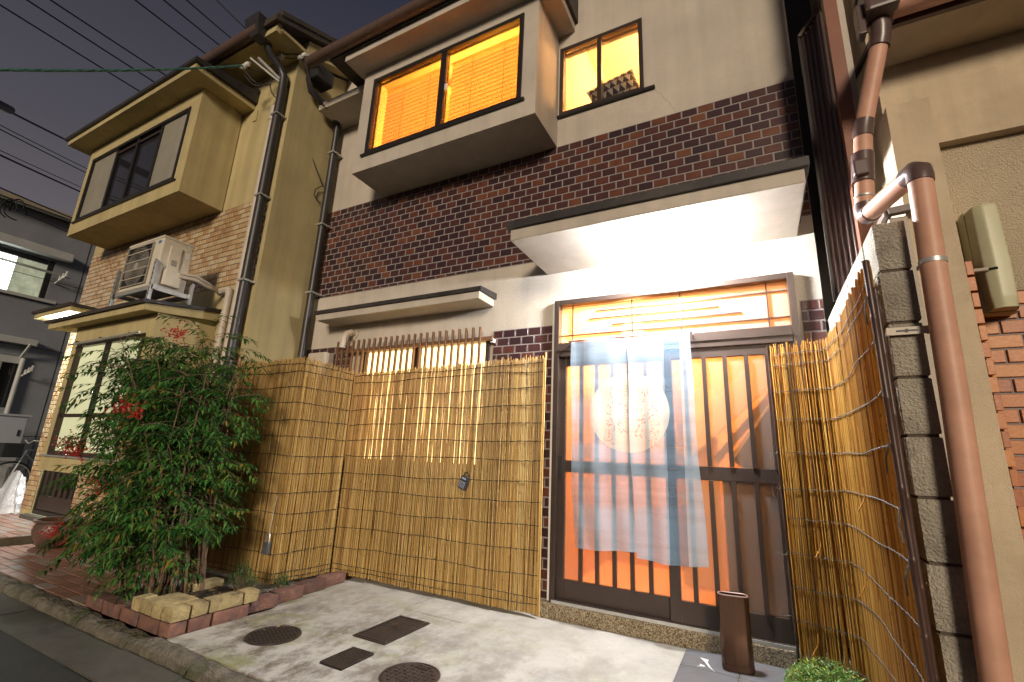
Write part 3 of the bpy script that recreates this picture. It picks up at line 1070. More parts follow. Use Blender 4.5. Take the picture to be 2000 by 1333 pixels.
# ------------------------------------------------------------------ patterned cushion seen in the small window
def cushion_mat():
    m, n, l, out = nt("triangle_print_cloth")
    p = n.new("ShaderNodeBsdfPrincipled")
    tcx = n.new("ShaderNodeTexCoord")
    sep = n.new("ShaderNodeSeparateXYZ")
    l.new(tcx.outputs["Object"], sep.inputs[0])
    u = math_node(n, l, 'FRACT', math_node(n, l, 'MULTIPLY', sep.outputs["X"], 16))
    v = math_node(n, l, 'FRACT', math_node(n, l, 'MULTIPLY', sep.outputs["Z"], 11))
    tri = math_node(n, l, 'LESS_THAN', math_node(n, l, 'MULTIPLY', math_node(n, l, 'ABSOLUTE', math_node(n, l, 'SUBTRACT', u, 0.5)), 2.2), v)
    c = mixc(n, l, tri, (0.045, 0.035, 0.03), (0.75, 0.70, 0.60))
    l.new(c, p.inputs["Base Color"])
    p.inputs["Roughness"].default_value = 0.9
    l.new(p.outputs[0], out.inputs[0])
    return m


cu = MB()
nx = 14
vs, fs = [], []
for side in (-1, 1):
    for k in range(nx + 1):
        for i in range(nx + 1):
            a, b = 2 * i / nx - 1, 2 * k / nx - 1
            th = 0.055 * math.sqrt(max(0, (1 - a * a) * (1 - b * b)))
            vs.append((a * 0.23 * (1 - 0.06 * (1 - b * b)), side * th, b * 0.185 * (1 - 0.06 * (1 - a * a))))
N1 = (nx + 1) ** 2
for side in (0, 1):
    for k in range(nx):
        for i in range(nx):
            a = side * N1 + k * (nx + 1) + i
            q = (a, a + 1, a + nx + 2, a + nx + 1)
            fs.append(q if side == 0 else q[::-1])
cush = cu.add(vs, fs).build("cushion", cushion_mat(), None, smooth=True)
cush.location = (-0.93, 3.53, 4.37)
cush.rotation_euler = (-0.15, -0.30, 0.1)
tag(cush, "black and white triangle print cushion propped inside the small upstairs window", "cushion")

# ------------------------------------------------------------------ the neighbouring ochre house
L = 2.64
LX0, LX1 = -8.42, -4.35
och = thing("ochre_house", (-6.3, 2.64, 0), "ochre stuccoed house with tan tiles, a boxed bay and air conditioner", "house")
holed_wall(LX0, LX1, 0.0, 5.42, L, L + 0.12, [(-8.10, -7.07, 0.13, 2.1)]).build("wall", M_STUCCO_Y, och)
MB().prism([(L + 0.121, 0.0), (L + 0.121, 5.42), (5.6, 6.72), (7.6, 6.72), (7.6, 0)], 'x', LX1 - 0.12, LX1).build("side_wall", M_STUCCO_Y, och)
Bx("side_wall", M_STUCCO_Y, och, LX0, LX0 + 0.12, L + 0.121, 7.6, 0.0, 5.42)
# roof with its verge
MB().prism([(2.20, 5.44), (2.20, 5.52), (5.8, 7.04), (5.8, 6.96)], 'x', -8.75, -4.16).build("roof", M_ROOFTILE, och)
rt = MB()
for i in range(9):
    y = 2.24 + i * 0.27
    z = 5.54 + (y - 2.20) * 0.4222
    rt.bar((-4.20, y, z), (-4.20, y + 0.28, z + 0.118), 0.11, 0.06)
rt.build("verge_tiles", M_ROOFTILE, och, 0.008)
MB().prism([(2.30, 5.40), (2.30, 5.437), (L - 0.001, 5.437), (L - 0.001, 5.40)], 'x', -8.7, -4.20).build("soffit", M_STUCCO_Y, och)
MB().prism([(L, 5.42), (L, 5.60), (5.6, 6.85), (5.6, 6.67)], 'x', LX1 + 0.001, LX1 + 0.13).build("bargeboard", M_STUCCO_Y, och)
Bx("fascia", M_STUCCO_Y, och, -8.7, -4.21, 2.25, 2.299, 5.36, 5.47)
lg = MB().tube([(-8.8, 2.20, 5.43), (-4.42, 2.20, 5.43)], 0.062, 14).build("gutter", M_GUTTER, och, smooth=True)
for gx in (-7.8, -6.9, -6.0, -5.2):
    MB().tube([(gx - 0.012, 2.20, 5.43), (gx + 0.012, 2.20, 5.43)], 0.067, 14).build("gutter_strap", M_GUTTER, lg, smooth=True)

tile_fields(och, [(LX0, -4.41, 2.69, 3.655), (LX0, -8.11, 0.17, 2.69), (-7.06, -6.20, 0.17, 2.69)], L, 0.1085, 0.0605, 0.0085, 0.004, M_TILE_Y, M_MORTAR_D,
            lambda x, z: (z < 2.69 and x > -6.5) or (z < 2.5 and z > 0.75 and x > -8.0) or (x < -5.3 and x > -7.6 and z > 3.5))

# upper boxed bay
ub = holed_wall(-7.93, -5.25, 3.655, 4.96, 2.17, 2.23, [(-7.79, -5.42, 3.83, 4.775)])
ub.box(-7.93, -7.86, 2.231, L - 0.011, 3.655, 4.96)
ub.box(-5.32, -5.25, 2.231, L - 0.011, 3.655, 4.96)
ub.box(-7.859, -5.321, 2.231, L - 0.011, 3.655, 3.72)
ub.box(-7.859, -5.321, 2.231, L - 0.011, 4.89, 4.96)
ubo = ub.build("boxed_bay", M_STUCCO_Y, och)
MB().box(-8.12, -5.04, 1.96, L - 0.001, 4.961, 5.03).build("bay_eave", M_STUCCO_Y, ubo, 0.004)
MB().prism([(1.93, 5.031), (1.93, 5.075), (L - 0.001, 5.19), (L - 0.001, 5.031)], 'x', -8.16, -5.0).build("bay_roof", M_FLASH, ubo)
frame_mb(-7.79, -5.42, 3.83, 4.775, 2.158, 2.222, 0.04).build("frame", M_ALU_D, ubo, 0.003)
MB().box(-7.84, -5.37, 2.145, 2.175, 3.812, 3.829).build("sill", M_ALU_D, ubo)
M_CURT = mat("grey_shutter_panel", (0.27, 0.25, 0.20), 0.5, 0.12, 3, streak=0.2)
M_DARKGLASS = mat("dark_window_glass", (0.018, 0.018, 0.022), 0.06, 0.2, 3, spec=0.6)
MB().box(-7.749, -7.10, 2.185, 2.195, 3.871, 4.734).build("shutter_panel", M_CURT, ubo)
MB().box(-6.02, -5.461, 2.185, 2.195, 3.871, 4.734).build("shutter_panel", M_CURT, ubo)
MB().box(-7.099, -6.021, 2.195, 2.20, 3.871, 4.734).build("pane", M_DARKGLASS, ubo)
for xx in (-7.10, -6.58, -6.02):
    MB().box(xx - 0.025, xx + 0.025, 2.172, 2.19, 3.871, 4.734).build("mullion", M_ALU_D, ubo)
MB().box(-7.07, -6.05, 2.176, 2.19, 4.655, 4.69).build("window_rail", M_ALU, ubo)

# lower bay with the lit frosted window
lb = holed_wall(-6.56, -4.90, 0.735, 2.24, 2.10, 2.16, [(-6.42, -5.03, 0.89, 2.05)])
lb.box(-6.56, -6.49, 2.161, L - 0.002, 0.735, 2.24)
lb.box(-4.97, -4.90, 2.161, L - 0.002, 0.735, 2.24)
lb.box(-6.489, -4.971, 2.161, L - 0.002, 0.735, 0.80)
lbo = lb.build("lower_bay", M_STUCCO_Y, och)
MB().prism([(1.97, 2.225), (1.97, 2.285), (L - 0.001, 2.39), (L - 0.001, 2.30), (2.17, 2.242)], 'x', -6.93, -4.86).build("bay_eave", M_STUCCO_Y, lbo)
MB().prism([(1.94, 2.287), (1.94, 2.318), (L - 0.001, 2.425), (L - 0.001, 2.392)], 'x', -6.97, -4.84).build("bay_roof", M_FLASH, lbo)
frame_mb(-6.42, -5.03, 0.89, 2.05, 2.088, 2.15, 0.04).build("frame", M_ALU, lbo, 0.003)
MB().box(-6.52, -4.95, 2.07, 2.10, 0.872, 0.889).build("sill", M_GALV, lbo)
MB().box(-5.80, -5.745, 2.10, 2.13, 0.931, 2.009).build("mullion", M_ALU_D, lbo)
for (a, b) in ((-6.379, -5.801), (-5.744, -5.071)):
    MB().box(a, b, 2.105, 2.128, 1.265, 1.300).build("middle_rail", M_ALU, lbo)
M_LITG = emis("lit_green_frosted_pane", (0.78, 0.74, 0.42), 0.68, 0.3, 1.6)
for (a, b) in ((-6.379, -5.801), (-5.744, -5.071)):
    MB().box(a, b, 2.131, 2.136, 0.931, 2.009).build("pane", M_LITG, lbo)

pol = thing("laundry_pole", (-5.75, 2.03, 2.02), "thin shiny laundry pole hung along the top of the frosted window", "pole")
MB().tube([(-6.45, 2.035, 2.025), (-5.0, 2.035, 2.04)], 0.011, 10).build("rod", M_GALV, pol, smooth=True)
for xx in (-6.30, -5.78, -5.2):
    MB().box(xx - 0.008, xx + 0.008, 2.03, 2.087, 2.035, 2.055).build("bracket", M_ALU_D, pol)

# entrance of the ochre house with its own lit canopy
ec = MB().box(-8.30, -7.24, 2.20, L - 0.001, 2.555, 2.615).build("porch_canopy", M_STUCCO_Y, och)
MB().box(-8.33, -7.21, 2.17, L - 0.001, 2.616, 2.65).build("flashing", M_FLASH, ec)
dl = frame_mb(-8.10, -7.07, 0.13, 2.1, L + 0.01, L + 0.07, 0.05).build("entrance_door", M_ALU_D, och)
MB().box(-8.049, -7.121, L + 0.045, L + 0.055, 0.181, 2.049).build("door_panel", M_ALU_D, dl)
for i in range(6):
    x = -8.02 + i * 0.155
    MB().box(x, x + 0.075, L + 0.02, L + 0.044, 0.36, 2.0).build("slat", M_ALU, dl)
MB().box(-8.04, -7.13, L + 0.018, L + 0.044, 0.19, 0.355).build("kick_panel", M_ALU, dl)
Bx("door_step", M_GUTTERC, och, -8.15, -7.0, 2.56, L - 0.001, 0.081, 0.13)
pl2 = thing("neighbour_porch_light", (-7.7, 2.42, 2.55), "white tube lamp under the small canopy of the ochre house", "lamp")
Bx("lamp_base", M_WHITE, pl2, -7.95, -7.45, 2.36, 2.48, 2.535, 2.554, 0.003)
Bx("diffuser", emis("neighbour_tube_light", (0.92, 1.0, 0.95), 420.0), pl2, -7.94, -7.46, 2.37, 2.47, 2.485, 2.534, 0.012)

# pipes on the ochre house
op = MB().tube([(-4.47, 2.33, 5.36), (-4.47, 2.38, 5.28), (-4.46, 2.50, 5.22), (-4.44, 2.56, 5.12), (-4.435, 2.565, 4.9), (-4.43, 2.57, 0.08)], 0.045, 12).build("downpipe", M_PIPE_BLACK, och, smooth=True)
for z in (1.6, 2.65, 3.6, 4.6):
    MB().box(-4.484, -4.376, 2.515, L - 0.001, z, z + 0.018).build("pipe_strap", M_GALV, op)
hp = MB().add([(-4.53, 2.18, 5.34), (-4.41, 2.18, 5.34), (-4.41, 2.30, 5.34), (-4.53, 2.30, 5.34),
               (-4.59, 2.12, 5.48), (-4.36, 2.12, 5.48), (-4.36, 2.33, 5.48), (-4.59, 2.33, 5.48),
               (-4.60, 2.11, 5.55), (-4.35, 2.11, 5.55), (-4.35, 2.34, 5.55), (-4.60, 2.34, 5.55)],
              [(3, 2, 1, 0), (0, 1, 5, 4), (1, 2, 6, 5), (2, 3, 7, 6), (3, 0, 4, 7), (4, 5, 9, 8), (5, 6, 10, 9), (6, 7, 11, 10), (7, 4, 8, 11), (8, 9, 10, 11)])
hp.build("rain_hopper", M_PIPE_BLACK, och, 0.012)
bc = MB().tube([(-4.555, 2.59, 4.75), (-4.555, 2.59, 0.1)], 0.034, 10).build("conduit", M_PIPE_GREY, och, smooth=True)
MB().tube([(-4.555, 2.59, 4.78), (-4.555, 2.59, 4.60)], 0.042, 10).build("conduit_cap", M_PIPE_GREY, bc, smooth=True)
MB().tube([(-4.90, 2.60, 2.61), (-4.72, 2.585, 2.615), (-4.69, 2.58, 2.60), (-4.68, 2.58, 2.56), (-4.68, 2.58, 0.1)], 0.036, 10).build("vent_pipe", M_PIPE_GREY, och, smooth=True)
MB().tube([(-4.68, 2.58, 2.35), (-4.68, 2.58, 2.31)], 0.042, 10).build("pipe_collar", M_PIPE_GREY, och, smooth=True)
jb = Bx("junction_box", M_BLACK, och, -5.06, -4.99, 2.60, L - 0.001, 5.16, 5.22, 0.006)
MB().tube([(-5.06, 2.61, 5.18), (-5.16, 2.60, 5.13), (-5.22, 2.60, 5.19), (-5.17, 2.60, 5.24), (-5.22, 2.61, 5.27), (-5.28, 2.61, 5.20), (-5.22, 2.61, 5.10), (-5.10, 2.61, 5.10), (-5.05, 2.61, 5.16)], 0.007, 6).build("cable_loop", M_BLACK, jb, smooth=True)
Bx("eave_vent", M_STUCCO_Y, och, -5.02, -4.95, L - 0.012, L - 0.001, 4.78, 4.92)

# ------------------------------------------------------------------ air conditioner and its stand
AX0, AX1, AY0, AY1, AZ0, AZ1 = -5.54, -4.885, 2.0, 2.27, 2.475, 2.975
ac = thing("air_conditioner", (-5.2, 2.13, 2.475), "ivory outdoor air conditioner unit with square fan grille above the bay roof", "air conditioner")
Bx("case", M_AC, ac, AX0, AX1, AY0, AY1, AZ0, AZ1, 0.014)
Bx("top_lid", M_AC, ac, AX0 - 0.006, AX1 + 0.006, AY0 - 0.006, AY1 + 0.006, AZ1 - 0.012, AZ1 + 0.012, 0.008)
Bx("fan_opening", M_BLACK, ac, AX0 + 0.02, AX1 - 0.155, AY0 - 0.003, AY0 + 0.002, AZ0 + 0.045, AZ1 - 0.04)
M_GRILL = mat("grey_fan_grille", (0.33, 0.30, 0.25), 0.5, 0.1, 5)
gr = frame_mb(AX0 + 0.015, AX1 - 0.15, AZ0 + 0.04, AZ1 - 0.035, AY0 - 0.016, AY0 - 0.004, 0.012).build("grille", M_GRILL, ac)
cxg, czg = (AX0 + 0.02 + AX1 - 0.155) / 2, (AZ0 + AZ1) / 2
for i in range(1, 13):
    r = 0.017 * i
    pts = [(cxg + r * math.cos(a * PI / 14), AY0 - 0.010, czg + r * math.sin(a * PI / 14)) for a in range(28)]
    MB().tube(pts, 0.0028, 4, closed=True).build("grille_ring", M_GRILL, gr)
for zz in (0.12, 0.21, 0.30, 0.39):
    MB().box(AX0 + 0.02, AX1 - 0.155, AY0 - 0.015, AY0 - 0.006, AZ0 + zz, AZ0 + zz + 0.006).build("grille_bar", M_AC, gr)
MB().tube([(cxg, AY0 - 0.014, czg), (cxg, AY0 - 0.004, czg)], 0.04, 16).build("fan_hub", M_GRILL, gr)
Bx("side_cover", M_AC, ac, AX1 - 0.002, AX1 + 0.012, AY0 + 0.07, AY0 + 0.17, AZ0 + 0.17, AZ1 - 0.07, 0.004)
sv = Bx("valve_cover", M_AC, ac, AX1 - 0.002, AX1 + 0.05, AY0 + 0.05, AY0 + 0.20, AZ0 + 0.02, AZ0 + 0.18, 0.014)
for i in range(5):
    MB().box(AX1 + 0.0118, AX1 + 0.0135, AY0 + 0.095, AY0 + 0.145, AZ0 + 0.235 + i * 0.012, AZ0 + 0.240 + i * 0.012).build("louvre", M_ALU_D, ac)
M_BLUE = mat("blue_badge", (0.03, 0.13, 0.34), 0.4, 0.05, 3)
Bx("badge", M_BLUE, ac, AX1 - 0.085, AX1 - 0.045, AY0 - 0.0025, AY0 + 0.001, AZ1 - 0.065, AZ1 - 0.035)
Bx("badge", mat("pale_blue_print", (0.30, 0.44, 0.58), 0.5), ac, AX1 - 0.042, AX1 - 0.015, AY0 - 0.0022, AY0 + 0.001, AZ1 - 0.058, AZ1 - 0.042)
Bx("rating_plate", M_WHITE, ac, AX1 - 0.001, AX1 + 0.0015, AY1 - 0.06, AY1 - 0.02, AZ1 - 0.15, AZ1 - 0.09)
for dz in (0.0, 0.035):
    MB().tube([(AX1 + 0.045, AY0 + 0.17, AZ0 + 0.14 + dz), (AX1 + 0.08, AY0 + 0.30, AZ0 + 0.15 + dz), (AX1 + 0.06, AY0 + 0.42, AZ0 + 0.13 + dz), (AX1 + 0.02, 2.53, AZ0 + 0.13 + dz * 0.5), (AX1 - 0.005, 2.61, AZ0 + 0.135 + dz * 0.3)], 0.017, 8).build("hose", M_PIPE_GREY, ac, smooth=True)
stn = thing("unit_stand", (-5.2, 2.13, 2.33), "galvanised steel angle stand carrying the air conditioner", "stand")
for (xx, yy) in ((AX0 - 0.03, AY0 - 0.02), (AX1 + 0.03, AY0 - 0.02), (AX0 - 0.03, AY1 + 0.05), (AX1 + 0.03, AY1 + 0.05)):
    zb = 2.302 + 0.153 * (yy - 1.94) + 0.018
    zt = 2.72 if yy < 2.1 else 2.60
    MB().box(xx - 0.018, xx + 0.018, yy - 0.018, yy - 0.013, zb, zt).box(xx - 0.018, xx - 0.013, yy - 0.013, yy + 0.02, zb, zt).build("leg", M_GALV, stn)
    if yy < 2.1:
        hm = MB()
        for q in range(7):
            hm.box(xx - 0.005, xx + 0.006, yy - 0.0195, yy - 0.0175, zb + 0.04 + q * 0.05, zb + 0.062 + q * 0.05)
        hm.build("slot_holes", M_BLACK, stn)
for yy in (AY0 - 0.0, AY1 + 0.03):
    MB().box(AX0 - 0.04, AX1 + 0.04, yy - 0.015, yy + 0.015, 2.432, 2.4745).build("rail", M_GALV, stn)
for xx in (AX0 - 0.012, AX1 + 0.012):
    MB().box(xx - 0.012, xx + 0.012, AY0 + 0.016, AY1 + 0.014, 2.43, 2.4735).build("rail", M_GALV, stn)

# ------------------------------------------------------------------ reed screens
M_REED = reed_mat("pale_reed", [(0.0, (0.34, 0.17, 0.04)), (0.2, (0.52, 0.31, 0.08)), (0.6, (0.64, 0.43, 0.14)), (0.9, (0.76, 0.57, 0.25)), (1.0, (0.26, 0.13, 0.035))])
M_REED_R = reed_mat("golden_reed", [(0.0, (0.20, 0.07, 0.012)), (0.3, (0.44, 0.20, 0.032)), (0.65, (0.58, 0.31, 0.055)), (0.9, (0.66, 0.41, 0.11)), (1.0, (0.12, 0.045, 0.012))], (0.06, 0.025, 0.008))
M_TIE = mat("black_tie_wire", (0.022, 0.022, 0.018), 0.5, 0.3, 20)
M_TIE_G = mat("weathered_cord", (0.12, 0.11, 0.095), 0.85, 0.3, 60, 0.6, 300)
M_BAMBOO = mat("dark_bamboo", (0.060, 0.030, 0.022), 0.38, 0.3, 8, stretch=(4, 4, 1))


class Path:
    """a polyline in plan, measured by length, with slightly rounded bends"""
    def __init__(self, pts, wave, seed):
        self.p = [Vector((a, b)) for a, b in pts]
        self.len = [0]
        for a, b in zip(self.p, self.p[1:]):
            self.len.append(self.len[-1] + (b - a).length)
        self.L = self.len[-1]
        r = random.Random(seed)
        self.w = [(wave * r.uniform(0.4, 1), r.uniform(4, 9), r.uniform(0, 6.3)), (wave * 0.6, r.uniform(12, 22), r.uniform(0, 6.3))]

    def raw(self, s):
        s = min(max(s, 0), self.L)
        for i in range(len(self.p) - 1):
            if s <= self.len[i + 1] or i == len(self.p) - 2:
                t = (s - self.len[i]) / (self.len[i + 1] - self.len[i])
                return self.p[i].lerp(self.p[i + 1], t)

    def at(self, s, off=0.0):
        d = (self.raw(s + 0.02) - self.raw(s - 0.02)).normalized()
        c = (self.raw(s - 0.025) + self.raw(s) + self.raw(s + 0.025)) / 3
        n = Vector((d.y, -d.x))
        return c + n * (off + sum(a * math.sin(f * s + p) for a, f, p in self.w))


def reed_screen(root, path, z0, z1, matl, density, seed, rmin=0.0024, rmax=0.0052, lean=0.012):
    rnd = random.Random(seed)
    mb = MB()
    for layer in range(2):
        s = rnd.uniform(0, 0.006)
        while s < path.L:
            r = rnd.uniform(rmin, rmax)
            off = layer * -0.009 + rnd.uniform(-0.0025, 0.0025)
            zt = z1(s) + rnd.gauss(0, 0.010) - (0.02 if rnd.random() < 0.12 else 0)
            zb = z0(s) + abs(rnd.gauss(0, 0.006))
            dl = rnd.gauss(0, lean)
            pts = []
            n = 5
            bend = rnd.gauss(0, 0.004)
            for k in range(n):
                t = k / (n - 1)
                q = path.at(s + dl * (t - 0.5) + bend * math.sin(t * PI), off + rnd.gauss(0, 0.0012))
                pts.append((q.x, q.y, zb + (zt - zb) * t))
            mb.tube(pts, [r * (1.0 - 0.22 * k / (n - 1)) for k in range(n)], 5)
            s += (r * 2) * rnd.uniform(0.85, 1.25) / density
    o = stuff(mb.build("reeds", matl, root, smooth=True))
    return o


def tie_wire(root, path, z, matl, r, seed, off=0.0085, s0=0.0, s1=None, amp=0.006, drop=None, twist=False):
    rnd = random.Random(seed)
    s1 = path.L if s1 is None else s1
    pts = []
    s = s0
    ph = rnd.uniform(0, 6)
    while s <= s1 + 1e-6:
        q = path.at(s, off + 0.0015 * math.sin(s * 240))
        zz = z + amp * math.sin(3.5 * s + ph) + amp * 0.5 * math.sin(9 * s + 2 * ph) + rnd.gauss(0, 0.0012)
        if drop: zz += drop(s)
        pts.append((q.x, q.y, zz))
        s += 0.012 if twist else 0.018
    mb = MB()
    if twist:
        for k in (0, 1):
            pp = [(p[0], p[1] + 0.0 + 0.0008 * math.cos(i * 1.7 + k * PI), p[2] + r * 0.9 * math.sin(i * 1.7 + k * PI)) for i, p in enumerate(pts)]
            mb.tube(pp, r * 0.8, 4)
    else:
        mb.tube(pts, [r * (1.0 + 0.35 * math.sin(i * 1.9)) for i in range(len(pts))], 5)
    return mb.build("tie_wire", matl, root, smooth=True)


# C: along the facade
pc = Path([(-3.40, 3.185), (-1.415, 3.195)], 0.007, 2)
sc = thing("reed_screen", (-2.4, 3.19, 0.02), "pale reed screen in front of the lattice window beside the entrance", "reed screen", "reed screens")
reed_screen(sc, pc, lambda s: 0.022, lambda s: 1.775 + 0.026 * s, M_REED, 1.03, 21)
for i, z in enumerate((1.745, 1.685, 1.555, 1.425, 1.29, 1.155, 1.015, 0.855, 0.715, 0.555, 0.40, 0.24, 0.10, 0.055)):
    tie_wire(sc, pc, z, M_TIE, 0.0026, 100 + i, drop=lambda s: 0.018 * s * 0.9)
MB().tube([(-1.405, 3.19, 0.02), (-1.405, 3.185, 0.9), (-1.402, 3.19, 1.86)], 0.006, 6).build("edge_reed", M_REED, sc, smooth=True)

# A + B: folded screen at the corner
pa = Path([(-4.34, 2.585), (-3.42, 2.615), (-3.395, 3.17)], 0.005, 3)
sa = thing("reed_screen", (-3.9, 2.6, 0.02), "folded reed screen round the corner behind the red-berried shrub", "reed screen", "reed screens")
reed_screen(sa, pa, lambda s: 0.04 - 0.02 * s / 1.5, lambda s: 1.815 - 0.03 * max(0, s - 0.92), M_REED, 0.95, 22)
for i, z in enumerate((1.765, 1.70, 1.565, 1.43, 1.29, 1.15, 1.00, 0.85, 0.70, 0.545, 0.39, 0.24, 0.10, 0.06)):
    tie_wire(sa, pa, z, M_TIE, 0.0026, 140 + i)

# R: beside the block wall
pr = Path([(0.105, 3.15), (0.375, 3.02), (0.408, 2.72), (0.402, 2.3), (0.395, 1.925)], 0.004, 4)
sr = thing("reed_screen", (0.3, 3.0, 0.02), "golden reed screen leaning along the concrete block wall", "reed screen", "reed screens")
reed_screen(sr, pr, lambda s: 0.035, lambda s: 1.775 + 0.02 * min(1, max(0, (s - 0.27) / 0.4)), M_REED_R, 1.2, 23, 0.0028, 0.0056, 0.013)
for i, z in enumerate((1.715, 1.66, 1.50, 1.33, 1.15, 0.96, 0.80, 0.62, 0.46, 0.29, 0.12)):
    tie_wire(sr, pr, z, M_TIE_G, 0.0019, 180 + i, off=0.010, amp=0.007, twist=True)
for i, (z, up) in enumerate(((1.69, 0.03), (1.16, -0.05), (0.98, -0.07), (0.63, -0.04), (0.30, 0.05), (0.13, 0.05))):
    MB().tube([(0.10, 3.08, z), (0.085, 3.07, z + up * 0.4), (0.07 - 0.01 * i % 3, 3.06, z + up * 0.2), (0.055, 3.06, z + up)], 0.0022, 5).build("cord_end", M_TIE_G, sr, smooth=True)
for i, (z, dy) in enumerate(((1.67, 0.0), (1.17, 0.02), (0.97, -0.02), (0.81, 0.01), (0.47, 0.0))):
    MB().tube([(0.385, 1.91, z), (0.372, 1.90, z - 0.02), (0.365, 1.915 + dy, z - 0.06), (0.37, 1.93 + dy * 2, z - 0.11)], 0.003, 5).build("cord_end", M_TIE_G, sr, smooth=True)


def bamboo(root, x, y, z0, z1, r, dx=0.0, dy=0.0, seed=0):
    rnd = random.Random(seed)
    pts, rs = [], []
    z = z0
    while z < z1:
        z2 = min(z1, z + rnd.uniform(0.20, 0.30))
        for (zz, k) in ((z, 1.0), (z + 0.008, 0.98), ((z + z2) / 2, 0.93), (z2 - 0.012, 0.98), (z2 - 0.006, 1.18)):
            t = (zz - z0) / (z1 - z0)
            pts.append((x + dx * t, y + dy * t, zz))
            rs.append(r * k)
        z = z2
    return MB().tube(pts, rs, 10).build("bamboo_pole", M_BAMBOO, root, smooth=True)


bamboo(sr, 0.098, 3.082, 0.03, 1.78, 0.0075, -0.003, 0, 1)
bamboo(sr, 0.388, 1.900, 0.02, 1.79, 0.0105, -0.004, 0.0, 2)
bamboo(sr, 0.402, 1.938, 0.02, 1.70, 0.0085, 0.004, 0.0, 3)
for i, (xx, yy, z) in enumerate(((0.13, 3.06, 0.05), (0.16, 3.04, 0.16), (0.22, 3.06, 0.62), (0.33, 2.6, 0.55), (0.35, 2.5, 0.9))):
    MB().tube([(xx, yy, z), (xx + 0.03, yy + 0.01, z + 0.05), (xx + 0.035, yy + 0.02, z + 0.10)], 0.003, 5).build("loose_stalk", M_REED_R, sr)

# hanging lock and key box
M_LOCK = mat("lock_grey_paint", (0.13, 0.135, 0.14), 0.45, 0.1, 20, metal=0.4)
lk = thing("padlock", (-3.47, 2.58, 0.24), "grey padlock with steel shackle hanging on the folded reed screen", "padlock")
Bx("body", M_LOCK, lk, -3.505, -3.445, 2.562, 2.592, 0.245, 0.335, 0.004)
MB().tube([(-3.495, 2.577, 0.33), (-3.495, 2.577, 0.385), (-3.485, 2.577, 0.398), (-3.466, 2.577, 0.398), (-3.456, 2.577, 0.385), (-3.456, 2.577, 0.33)], 0.005, 8).build("shackle", M_GALV, lk, smooth=True)
MB().tube([(-3.475, 2.58, 0.398), (-3.472, 2.588, 0.52), (-3.468, 2.595, 0.68)], 0.002, 5).build("cord", M_GALV, lk)
M_KEY = mat("key_box_black", (0.028, 0.032, 0.045), 0.4, 0.1, 20)
kb = thing("key_box", (-2.05, 3.16, 0.8), "small black push-button key box hanging askew on the reed screen", "key box")
rot = Matrix.Translation((-2.055, 3.152, 0.855)) @ Matrix.Rotation(math.radians(20), 4, 'Y')
MB().obox(rot, 0.066, 0.036, 0.098).build("body", M_KEY, kb, 0.005)
M_KEYB = mat("key_button_grey", (0.34, 0.37, 0.46), 0.4, 0.05, 20)
for i in range(4):
    for j in range(5):
        MB().obox(rot @ Matrix.Translation((-0.021 + 0.014 * i, -0.0195, 0.006 - 0.0105 * j)), 0.008, 0.004, 0.006).build("button", M_KEYB, kb)
MB().obox(rot @ Matrix.Translation((0, -0.0195, 0.032)), 0.036, 0.004, 0.012).build("slider", M_KEYB, kb)
MB().tube([rot @ Vector((-0.02, 0, 0.048)), rot @ Vector((-0.02, 0, 0.072)), rot @ Vector((0.0, 0, 0.082)), rot @ Vector((0.02, 0, 0.072)), rot @ Vector((0.02, 0, 0.048))], 0.004, 8).build("shackle", M_ALU_D, kb, smooth=True)

# ------------------------------------------------------------------ concrete block wall
M_BLOCK = mat("concrete_block", (0.42, 0.38, 0.31), 0.95, 0.25, 5, 1.0, 110, stain=(0.12, 0.105, 0.08), stain_amt=0.6, stain_scale=4.5, bdist=0.02)
M_BLOCK_T = mat("pale_block_face", (0.40, 0.38, 0.33), 0.92, 0.2, 5, 1.0, 110, stain=(0.25, 0.25, 0.18), stain_amt=0.5, stain_scale=4, bdist=0.015)
bw = thing("block_wall", (0.49, 2.8, 0), "rough grey concrete block wall at the edge of the forecourt", "wall")
rb = random.Random(5)
for k in range(10):
    z = 0.0 + k * 0.1985
    y = 2.025
    first = 0.195 if k % 2 else 0.392
    while y < 3.62:
        w = first if y < 2.03 else 0.392
        y2 = min(y + w, 3.64)
        me = MB().box(0.445 + rb.uniform(-.002, .002), 0.543 + rb.uniform(-.002, .002), y + rb.uniform(0, 0.006), y2 - 0.007, z + 0.002, z + 0.191)
        me.build("block", M_BLOCK, bw, 0.006, rough=0.002)
        y = y2
Bx("mortar", M_MORTAR_D, bw, 0.453, 0.535, 2.036, 3.63, 0.0, 1.975)
lp = thing("latch_plate", (0.49, 2.02, 1.51), "pale steel strap plate with a keyhole slot on the end of the block wall", "plate")
Bx("plate", M_PIPE_GREY, lp, 0.435, 0.552, 2.008, 2.012, 1.535, 1.562)
MB().box(0.462, 0.522, 2.0065, 2.0085, 1.5455, 1.5515).build("slot", M_BLACK, lp)
MB().tube([(0.491, 2.0085, 1.5485), (0.491, 2.0055, 1.5485)], 0.0065, 12).build("keyhole", M_BLACK, lp)
MB().box(0.435, 0.439, 2.012, 2.024, 1.535, 1.562).box(0.548, 0.552, 2.012, 2.024, 1.535, 1.562).build("bracket", M_PIPE_GREY, lp)

